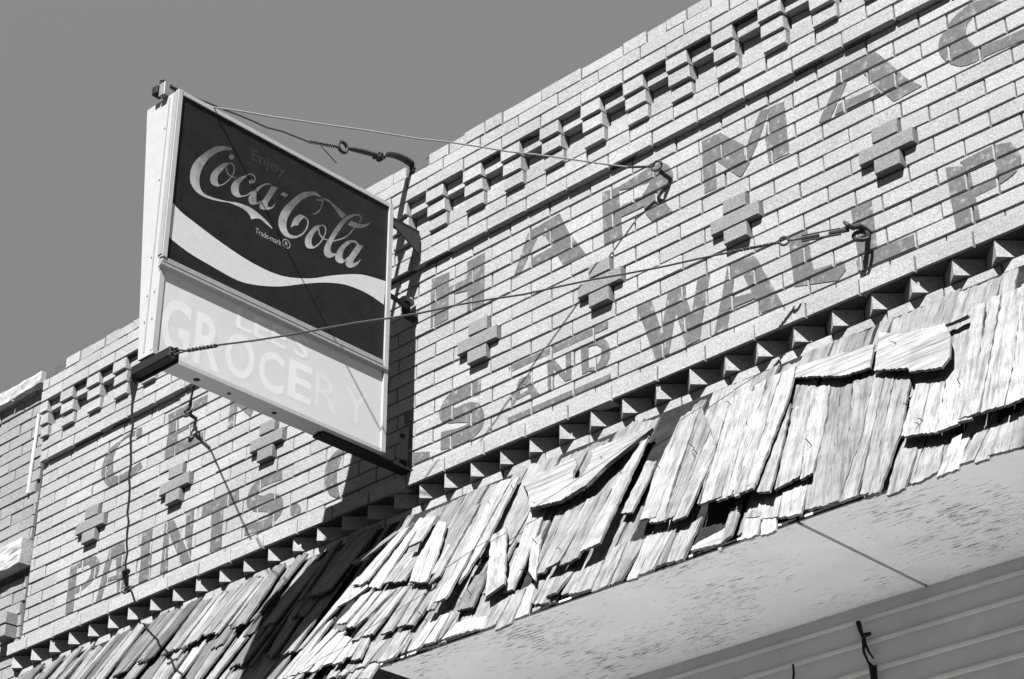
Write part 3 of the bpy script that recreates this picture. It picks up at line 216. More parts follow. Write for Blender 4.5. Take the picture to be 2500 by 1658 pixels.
LOGO={'Coca_C':[[(-16.61,0.611),(-16.752,0.595),(-16.894,0.579),(-17.042,0.545),(-17.219,0.479),(-17.395,0.396),(-17.574,0.292),(-17.75,0.168),(-17.92,0.028),(-18.085,-0.13),(-18.28,-0.349),(-18.462,-0.579),(-18.644,-0.819),(-18.811,-1.039),(-18.972,-1.261),(-19.119,-1.498),(-19.22,-1.706),(-19.301,-1.916),(-19.363,-2.132),(-19.402,-2.339),(-19.42,-2.541),(-19.418,-2.741),(-19.399,-2.903),(-19.361,-3.054),(-19.297,-3.19),(-19.194,-3.321),(-19.07,-3.429),(-18.922,-3.516),(-18.755,-3.573),(-18.573,-3.604),(-18.377,-3.616),(-18.181,-3.609),(-17.979,-3.582),(-17.767,-3.543),(-17.544,-3.493),(-17.319,-3.433),(-17.085,-3.365),(-16.91,-3.305),(-16.734,-3.24),(-16.554,-3.185),(-16.372,-3.15),(-16.192,-3.126),(-16.009,-3.111),(-15.795,-3.096),(-15.584,-3.089),(-15.375,-3.105),(-15.227,-3.142),(-15.09,-3.201),(-14.963,-3.279),(-14.893,-3.35),(-14.839,-3.436),(-14.783,-3.525),(-14.659,-3.438),(-14.534,-3.35),(-14.403,-3.275),(-14.296,-3.233),(-14.19,-3.208),(-14.087,-3.201),(-13.971,-3.224),(-13.866,-3.265),(-13.755,-3.306),(-13.579,-3.354),(-13.401,-3.4),(-13.218,-3.448),(-13.205,-3.435),(-13.193,-3.422),(-13.18,-3.409),(-13.318,-3.311),(-13.456,-3.214),(-13.607,-3.126),(-13.793,-3.047),(-13.987,-2.98),(-14.19,-2.917),(-14.374,-2.863),(-14.562,-2.815),(-14.764,-2.781),(-14.943,-2.769),(-15.128,-2.772),(-15.323,-2.786),(-15.527,-2.812),(-15.734,-2.848),(-15.948,-2.899),(-16.15,-2.964),(-16.352,-3.042),(-16.56,-3.115),(-16.763,-3.174),(-16.965,-3.226),(-17.171,-3.274),(-17.374,-3.319),(-17.576,-3.359),(-17.781,-3.39),(-17.939,-3.409),(-18.093,-3.42),(-18.243,-3.407),(-18.365,-3.373),(-18.474,-3.318),(-18.566,-3.236),(-18.638,-3.122),(-18.686,-2.987),(-18.72,-2.838),(-18.74,-2.679),(-18.743,-2.511),(-18.73,-2.333),(-18.7,-2.144),(-18.655,-1.952),(-18.593,-1.753),(-18.514,-1.535),(-18.421,-1.316),(-18.307,-1.095),(-18.164,-0.862),(-18.004,-0.634),(-17.824,-0.409),(-17.645,-0.212),(-17.454,-0.028),(-17.244,0.143),(-17.036,0.272),(-16.822,0.379),(-16.6,0.489),(-16.603,0.529),(-16.607,0.57)]],'o':[[(-16.638,-0.432),(-16.79,-0.506),(-16.942,-0.58),(-17.092,-0.678),(-17.245,-0.821),(-17.386,-0.98),(-17.521,-1.151),(-17.647,-1.323),(-17.763,-1.5),(-17.862,-1.688),(-17.93,-1.857),(-17.976,-2.027),(-17.994,-2.193),(-17.981,-2.315),(-17.939,-2.42),(-17.865,-2.497),(-17.752,-2.532),(-17.619,-2.53),(-17.475,-2.506),(-17.414,-2.478),(-17.354,-2.43),(-17.291,-2.381),(-17.351,-2.285),(-17.41,-2.189),(-17.452,-2.077),(-17.466,-1.96),(-17.462,-1.834),(-17.432,-1.698),(-17.368,-1.561),(-17.283,-1.426),(-17.194,-1.287),(-17.107,-1.131),(-17.018,-0.976),(-16.921,-0.818),(-16.832,-0.689),(-16.737,-0.562)],[(-17.352,-2.446),(-17.248,-2.363),(-17.098,-2.242),(-16.945,-2.099),(-16.817,-1.946),(-16.696,-1.779),(-16.585,-1.607),(-16.491,-1.441),(-16.41,-1.274),(-16.345,-1.109),(-16.301,-0.958),(-16.277,-0.815),(-16.274,-0.685),(-16.3,-0.579),(-16.348,-0.493),(-16.408,-0.43),(-16.485,-0.403),(-16.567,-0.403),(-16.624,-0.406),(-16.65,-0.487),(-16.595,-0.484),(-16.524,-0.483),(-16.465,-0.503),(-16.415,-0.557),(-16.373,-0.632),(-16.351,-0.724),(-16.353,-0.839),(-16.376,-0.971),(-16.416,-1.112),(-16.477,-1.267),(-16.555,-1.426),(-16.645,-1.586),(-16.752,-1.752),(-16.868,-1.912),(-16.987,-2.055),(-17.13,-2.19),(-17.276,-2.307),(-17.38,-2.389)],[(-16.955,-0.836),(-16.943,-0.918),(-16.924,-1.035),(-16.887,-1.145),(-16.834,-1.228),(-16.763,-1.299),(-16.659,-1.348),(-16.499,-1.356),(-16.313,-1.339),(-16.177,-1.325),(-16.156,-1.253),(-16.292,-1.267),(-16.473,-1.283),(-16.622,-1.276),(-16.712,-1.234),(-16.775,-1.17),(-16.823,-1.095),(-16.857,-0.993),(-16.876,-0.881),(-16.887,-0.799)],[(-16.76,0.047),(-16.709,0.109),(-16.643,0.161),(-16.576,0.214),(-16.513,0.196),(-16.451,0.177),(-16.387,0.158),(-16.396,0.088),(-16.404,0.018),(-16.433,-0.053),(-16.485,-0.115),(-16.55,-0.166),(-16.619,-0.198),(-16.678,-0.198),(-16.73,-0.175),(-16.782,-0.151),(-16.782,-0.086),(-16.781,-0.021)]],'c':[[(-15.567,-0.825),(-15.723,-0.944),(-15.87,-1.079),(-16.012,-1.229),(-16.131,-1.371),(-16.239,-1.521),(-16.331,-1.681),(-16.394,-1.824),(-16.438,-1.969),(-16.452,-2.109),(-16.433,-2.253),(-16.385,-2.38),(-16.301,-2.478),(-16.189,-2.525),(-16.052,-2.532),(-15.903,-2.509),(-15.778,-2.456),(-15.653,-2.375),(-15.524,-2.291),(-15.609,-2.276),(-15.695,-2.261),(-15.768,-2.224),(-15.827,-2.148),(-15.867,-2.056),(-15.887,-1.948),(-15.888,-1.81),(-15.868,-1.665),(-15.829,-1.512),(-15.775,-1.379),(-15.704,-1.248),(-15.623,-1.114),(-15.556,-1.016),(-15.483,-0.92),(-15.407,-0.822),(-15.459,-0.815),(-15.511,-0.808)],[(-15.74,-2.438),(-15.599,-2.343),(-15.396,-2.204),(-15.205,-2.054),(-15.062,-1.901),(-14.946,-1.748),(-14.866,-1.64),(-14.931,-1.603),(-15.01,-1.711),(-15.121,-1.856),(-15.248,-1.993),(-15.426,-2.133),(-15.624,-2.268),(-15.766,-2.363)],[(-15.526,-0.952),(-15.452,-0.855),(-15.349,-0.721),(-15.246,-0.614),(-15.155,-0.554),(-15.059,-0.515),(-14.971,-0.5),(-14.895,-0.511),(-14.828,-0.546),(-14.787,-0.602),(-14.787,-0.702),(-14.815,-0.839),(-14.838,-0.944),(-14.747,-0.927),(-14.723,-0.821),(-14.694,-0.673),(-14.696,-0.544),(-14.753,-0.461),(-14.838,-0.416),(-14.936,-0.402),(-15.047,-0.421),(-15.166,-0.47),(-15.285,-0.548),(-15.406,-0.674),(-15.516,-0.815),(-15.59,-0.914)],[(-15.121,-0.87),(-15.043,-0.845),(-14.966,-0.819),(-14.885,-0.793),(-14.862,-0.856),(-14.838,-0.918),(-14.813,-0.983),(-14.888,-1.041),(-14.964,-1.1),(-15.041,-1.16),(-15.088,-1.136),(-15.135,-1.112),(-15.184,-1.087),(-15.163,-1.016),(-15.142,-0.944)]],'a':[[(-13.732,-0.459),(-13.891,-0.551),(-14.045,-0.665),(-14.196,-0.797),(-14.353,-0.958),(-14.499,-1.129),(-14.641,-1.311),(-14.772,-1.487),(-14.894,-1.666),(-15.0,-1.856),(-15.06,-1.999),(-15.1,-2.142),(-15.109,-2.279),(-15.075,-2.376),(-15.011,-2.454),(-14.944,-2.533),(-14.854,-2.507),(-14.763,-2.481),(-14.671,-2.441),(-14.606,-2.395),(-14.545,-2.337),(-14.483,-2.278),(-14.508,-2.168),(-14.533,-2.057),(-14.55,-1.939),(-14.556,-1.842),(-14.554,-1.741),(-14.534,-1.633),(-14.484,-1.477),(-14.417,-1.32),(-14.329,-1.161),(-14.222,-1.005),(-14.099,-0.856),(-13.957,-0.719),(-13.807,-0.617),(-13.649,-0.536),(-13.486,-0.454),(-13.566,-0.446),(-13.645,-0.439)],[(-14.664,-2.445),(-14.597,-2.405),(-14.496,-2.343),(-14.384,-2.257),(-14.272,-2.141),(-14.16,-2.01),(-14.079,-1.915),(-14.139,-1.87),(-14.219,-1.965),(-14.327,-2.092),(-14.428,-2.196),(-14.523,-2.269),(-14.616,-2.326),(-14.683,-2.366)],[(-13.481,-0.526),(-13.32,-0.499),(-13.159,-0.471),(-12.993,-0.442),(-13.209,-0.892),(-13.425,-1.34),(-13.629,-1.799),(-13.659,-1.908),(-13.672,-2.014),(-13.685,-2.124),(-13.578,-2.088),(-13.471,-2.053),(-13.369,-1.99),(-13.259,-1.863),(-13.167,-1.721),(-13.073,-1.573),(-13.119,-1.72),(-13.164,-1.866),(-13.245,-2.006),(-13.396,-2.152),(-13.566,-2.273),(-13.747,-2.376),(-13.881,-2.439),(-14.015,-2.479),(-14.143,-2.489),(-14.213,-2.463),(-14.261,-2.408),(-14.277,-2.329),(-14.242,-2.207),(-14.175,-2.081),(-14.105,-1.95),(-14.012,-1.759),(-13.917,-1.567),(-13.825,-1.369),(-13.708,-1.092),(-13.596,-0.814)]],'hyphen':[[(-12.573,-0.528),(-12.14,-0.526),(-12.343,-0.827),(-12.734,-0.81)]],'Cola_C':[[(-9.536,0.576),(-9.704,0.62),(-9.87,0.664),(-10.057,0.674),(-10.219,0.635),(-10.386,0.563),(-10.557,0.473),(-10.751,0.361),(-10.941,0.236),(-11.125,0.085),(-11.344,-0.14),(-11.548,-0.379),(-11.748,-0.631),(-11.933,-0.873),(-12.11,-1.118),(-12.278,-1.374),(-12.415,-1.602),(-12.538,-1.832),(-12.64,-2.07),(-12.712,-2.293),(-12.759,-2.513),(-12.772,-2.728),(-12.746,-2.917),(-12.686,-3.087),(-12.595,-3.24),(-12.491,-3.356),(-12.363,-3.446),(-12.207,-3.506),(-12.057,-3.517),(-11.892,-3.493),(-11.717,-3.445),(-11.572,-3.383),(-11.427,-3.301),(-11.277,-3.215),(-11.294,-3.179),(-11.31,-3.142),(-11.327,-3.104),(-11.493,-3.153),(-11.659,-3.203),(-11.816,-3.216),(-11.926,-3.176),(-12.013,-3.101),(-12.079,-3.002),(-12.125,-2.879),(-12.148,-2.741),(-12.149,-2.588),(-12.129,-2.401),(-12.088,-2.209),(-12.026,-2.007),(-11.934,-1.782),(-11.824,-1.558),(-11.699,-1.327),(-11.562,-1.091),(-11.414,-0.856),(-11.245,-0.62),(-11.077,-0.411),(-10.896,-0.209),(-10.695,-0.015),(-10.515,0.134),(-10.325,0.265),(-10.124,0.372),(-9.94,0.429),(-9.76,0.455),(-9.574,0.481),(-9.561,0.512),(-9.549,0.543)],[(-11.338,-3.232),(-11.223,-3.137),(-11.056,-2.997),(-10.895,-2.838),(-10.772,-2.68),(-10.665,-2.513),(-10.575,-2.337),(-10.507,-2.153),(-10.458,-1.965),(-10.435,-1.799),(-10.445,-1.677),(-10.485,-1.586),(-10.548,-1.514),(-10.645,-1.466),(-10.756,-1.44),(-10.837,-1.424),(-10.899,-1.539),(-10.82,-1.554),(-10.717,-1.577),(-10.638,-1.616),(-10.589,-1.673),(-10.558,-1.744),(-10.549,-1.841),(-10.57,-1.99),(-10.615,-2.164),(-10.678,-2.332),(-10.759,-2.492),(-10.856,-2.644),(-10.965,-2.783),(-11.112,-2.928),(-11.271,-3.062),(-11.385,-3.157)],[(-10.769,-1.458),(-10.878,-1.446),(-10.986,-1.435),(-11.104,-1.463),(-11.249,-1.562),(-11.38,-1.69),(-11.497,-1.835),(-11.588,-1.989),(-11.656,-2.148),(-11.714,-2.311),(-11.753,-2.45),(-11.781,-2.588),(-11.809,-2.729),(-11.709,-2.624),(-11.609,-2.518),(-11.498,-2.421),(-11.42,-2.379),(-11.339,-2.352),(-11.255,-2.324),(-11.212,-2.203),(-11.168,-2.082),(-11.113,-1.957),(-11.056,-1.864),(-10.99,-1.774),(-10.922,-1.68),(-10.871,-1.607),(-10.821,-1.534)],[(-9.436,0.488),(-9.544,0.455),(-9.703,0.4),(-9.876,0.3),(-10.039,0.145),(-10.198,-0.043),(-10.334,-0.237),(-10.433,-0.424),(-10.506,-0.612),(-10.539,-0.777),(-10.518,-0.899),(-10.455,-0.987),(-10.361,-1.034),(-10.241,-1.038),(-10.096,-1.0),(-9.941,-0.905),(-9.794,-0.753),(-9.649,-0.555),(-9.525,-0.323),(-9.444,-0.048),(-9.39,0.246),(-9.354,0.46),(-9.445,0.436),(-9.481,0.222),(-9.534,-0.066),(-9.609,-0.324),(-9.721,-0.533),(-9.853,-0.714),(-9.978,-0.844),(-10.098,-0.918),(-10.214,-0.947),(-10.308,-0.944),(-10.381,-0.908),(-10.432,-0.838),(-10.448,-0.743),(-10.419,-0.601),(-10.353,-0.43),(-10.262,-0.258),(-10.135,-0.077),(-9.986,0.099),(-9.845,0.234),(-9.699,0.317),(-9.554,0.366),(-9.448,0.399)],[(-9.448,0.541),(-9.022,0.628),(-8.404,0.456),(-7.473,0.197),(-7.842,-0.246),(-8.387,0.155),(-8.838,0.444),(-9.355,0.43)],[(-7.065,-0.039),(-6.949,-0.025),(-6.834,-0.01),(-6.714,0.007),(-6.542,0.025),(-6.37,0.044),(-6.187,0.096),(-5.983,0.204),(-5.783,0.341),(-5.581,0.494),(-5.477,0.585),(-5.38,0.686),(-5.28,0.79),(-5.4,0.611),(-5.518,0.433),(-5.66,0.262),(-5.847,0.088),(-6.047,-0.069),(-6.261,-0.21),(-6.432,-0.299),(-6.606,-0.365),(-6.781,-0.411),(-6.96,-0.43),(-7.132,-0.426),(-7.308,-0.423),(-7.228,-0.296),(-7.147,-0.17)]],'o2':[[(-9.413,-1.435),(-9.553,-1.503),(-9.692,-1.571),(-9.825,-1.663),(-9.97,-1.811),(-10.098,-1.973),(-10.218,-2.146),(-10.346,-2.344),(-10.461,-2.544),(-10.557,-2.752),(-10.614,-2.92),(-10.648,-3.085),(-10.65,-3.243),(-10.622,-3.366),(-10.562,-3.468),(-10.464,-3.532),(-10.341,-3.531),(-10.199,-3.484),(-10.052,-3.42),(-9.997,-3.385),(-9.945,-3.338),(-9.892,-3.289),(-9.962,-3.244),(-10.033,-3.2),(-10.087,-3.137),(-10.125,-3.033),(-10.142,-2.915),(-10.135,-2.785),(-10.096,-2.624),(-10.035,-2.459),(-9.955,-2.289),(-9.85,-2.11),(-9.73,-1.934),(-9.607,-1.752),(-9.542,-1.648),(-9.479,-1.543)],[(-9.984,-3.402),(-9.867,-3.285),(-9.701,-3.115),(-9.54,-2.926),(-9.42,-2.743),(-9.317,-2.554),(-9.224,-2.357),(-9.137,-2.154),(-9.06,-1.945),(-9.015,-1.753),(-9.016,-1.598),(-9.052,-1.473),(-9.115,-1.382),(-9.216,-1.357),(-9.327,-1.378),(-9.403,-1.397),(-9.422,-1.502),(-9.349,-1.484),(-9.261,-1.465),(-9.2,-1.479),(-9.155,-1.547),(-9.124,-1.654),(-9.122,-1.785),(-9.164,-1.958),(-9.236,-2.156),(-9.32,-2.352),(-9.41,-2.542),(-9.507,-2.722),(-9.616,-2.888),(-9.766,-3.064),(-9.927,-3.229),(-10.042,-3.344)],[(-9.675,-1.825),(-9.658,-1.917),(-9.632,-2.049),(-9.582,-2.171),(-9.507,-2.255),(-9.413,-2.321),(-9.299,-2.363),(-9.159,-2.365),(-9.011,-2.343),(-8.904,-2.325),(-8.881,-2.235),(-8.986,-2.253),(-9.127,-2.275),(-9.25,-2.273),(-9.348,-2.236),(-9.433,-2.177),(-9.499,-2.104),(-9.543,-1.994),(-9.568,-1.867),(-9.585,-1.775)]],'l':[[(-6.917,0.519),(-7.061,0.424),(-7.204,0.331),(-7.342,0.219),(-7.519,0.038),(-7.684,-0.154),(-7.836,-0.359),(-8.035,-0.669),(-8.216,-0.982),(-8.39,-1.306),(-8.552,-1.626),(-8.702,-1.947),(-8.85,-2.276),(-8.949,-2.49),(-9.042,-2.704),(-9.11,-2.921),(-9.133,-3.08),(-9.128,-3.229),(-9.084,-3.359),(-9.011,-3.438),(-8.907,-3.483),(-8.778,-3.485),(-8.639,-3.433),(-8.5,-3.34),(-8.366,-3.226),(-8.251,-3.1),(-8.15,-2.962),(-8.046,-2.819),(-8.156,-2.891),(-8.267,-2.962),(-8.379,-3.006),(-8.471,-3.007),(-8.548,-2.976),(-8.598,-2.916),(-8.621,-2.802),(-8.611,-2.671),(-8.578,-2.53),(-8.496,-2.287),(-8.393,-2.041),(-8.277,-1.787),(-8.131,-1.489),(-7.976,-1.191),(-7.807,-0.884),(-7.661,-0.617),(-7.508,-0.351),(-7.326,-0.083),(-7.173,0.087),(-7.001,0.244),(-6.823,0.407),(-6.854,0.444),(-6.885,0.481)],[(-6.949,0.368),(-6.806,0.443),(-6.608,0.543),(-6.452,0.602),(-6.379,0.597),(-6.332,0.562),(-6.309,0.507),(-6.328,0.405),(-6.383,0.261),(-6.427,0.15),(-6.307,0.155),(-6.262,0.268),(-6.203,0.425),(-6.179,0.567),(-6.215,0.665),(-6.296,0.723),(-6.422,0.729),(-6.611,0.659),(-6.818,0.553),(-6.963,0.478)],[(-6.828,-0.403),(-6.948,-0.618),(-7.12,-0.917),(-7.305,-1.191),(-7.48,-1.381),(-7.669,-1.547),(-7.867,-1.706),(-8.077,-1.86),(-8.289,-2.002),(-8.443,-2.103),(-8.414,-2.186),(-8.259,-2.084),(-8.043,-1.94),(-7.826,-1.781),(-7.622,-1.617),(-7.421,-1.441),(-7.227,-1.231),(-7.031,-0.94),(-6.856,-0.635),(-6.734,-0.419)]],'a2':[[(-7.078,-1.47),(-7.254,-1.605),(-7.42,-1.757),(-7.576,-1.925),(-7.726,-2.117),(-7.858,-2.315),(-7.976,-2.524),(-8.074,-2.721),(-8.154,-2.918),(-8.201,-3.115),(-8.204,-3.247),(-8.172,-3.363),(-8.096,-3.444),(-7.975,-3.473),(-7.827,-3.457),(-7.668,-3.405),(-7.575,-3.34),(-7.492,-3.248),(-7.406,-3.153),(-7.478,-3.108),(-7.55,-3.063),(-7.604,-3.0),(-7.63,-2.913),(-7.633,-2.813),(-7.621,-2.705),(-7.589,-2.559),(-7.542,-2.411),(-7.471,-2.258),(-7.358,-2.064),(-7.226,-1.874),(-7.066,-1.694),(-6.921,-1.587),(-6.762,-1.505),(-6.598,-1.421),(-6.614,-1.378),(-6.631,-1.335),(-6.648,-1.29),(-6.792,-1.342),(-6.935,-1.394)],[(-6.984,-1.58),(-6.892,-1.538),(-6.769,-1.483),(-6.669,-1.455),(-6.598,-1.473),(-6.526,-1.517),(-6.471,-1.554),(-6.365,-1.432),(-6.421,-1.394),(-6.505,-1.344),(-6.618,-1.32),(-6.761,-1.358),(-6.898,-1.418),(-6.991,-1.461)],[(-7.564,-3.285),(-7.499,-3.224),(-7.405,-3.134),(-7.31,-3.032),(-7.228,-2.922),(-7.155,-2.81),(-7.102,-2.73),(-7.183,-2.707),(-7.234,-2.786),(-7.305,-2.894),(-7.378,-2.992),(-7.463,-3.083),(-7.552,-3.169),(-7.617,-3.229)],[(-6.464,-1.46),(-6.296,-1.435),(-6.128,-1.41),(-5.955,-1.384),(-6.223,-1.868),(-6.489,-2.35),(-6.744,-2.844),(-6.755,-2.896),(-6.746,-2.943),(-6.736,-2.992),(-6.624,-2.908),(-6.51,-2.824),(-6.4,-2.729),(-6.291,-2.612),(-6.189,-2.488),(-6.084,-2.361),(-6.178,-2.547),(-6.271,-2.732),(-6.391,-2.915),(-6.539,-3.086),(-6.705,-3.242),(-6.891,-3.378),(-7.009,-3.43),(-7.126,-3.45),(-7.235,-3.439),(-7.298,-3.404),(-7.337,-3.343),(-7.348,-3.263),(-7.316,-3.118),(-7.256,-2.967),(-7.181,-2.811),(-6.954,-2.367),(-6.713,-1.922)]],'wave':[[(-20.703,-4.848),(-20.495,-4.976),(-20.194,-5.156),(-19.859,-5.322),(-19.565,-5.422),(-19.248,-5.501),(-18.802,-5.604),(-18.18,-5.754),(-17.437,-5.927),(-16.667,-6.085),(-15.956,-6.211),(-15.242,-6.318),(-14.504,-6.386),(-13.786,-6.413),(-13.066,-6.4),(-12.323,-6.311),(-11.582,-6.119),(-10.839,-5.851),(-10.131,-5.554),(-9.542,-5.258),(-9.013,-4.942),(-8.463,-4.626),(-7.882,-4.323),(-7.294,-4.028),(-6.747,-3.773),(-6.334,-3.599),(-5.983,-3.475),(-5.571,-3.363),(-5.01,-3.253),(-4.395,-3.158),(-3.942,-3.09),(-4.078,-4.818),(-4.434,-4.75),(-4.945,-4.658),(-5.513,-4.605),(-6.076,-4.612),(-6.675,-4.657),(-7.287,-4.755),(-7.858,-4.909),(-8.423,-5.11),(-8.999,-5.344),(-9.552,-5.596),(-10.099,-5.872),(-10.657,-6.162),(-11.194,-6.453),(-11.725,-6.749),(-12.27,-7.027),(-12.797,-7.259),(-13.323,-7.465),(-13.862,-7.645),(-14.364,-7.797),(-14.864,-7.919),(-15.441,-7.991),(-16.119,-7.983),(-16.855,-7.925),(-17.55,-7.86),(-18.105,-7.818),(-18.599,-7.772),(-19.109,-7.696),(-19.681,-7.562),(-20.256,-7.4),(-20.669,-7.281)]],'dark':[[(-20.483,2.373),(-3.834,2.553),(-4.189,-8.76),(-20.665,-8.741)]],'lower':[[(-21.069,-9.6),(-3.972,-9.074),(-3.735,-14.722),(-20.698,-14.82)]]}
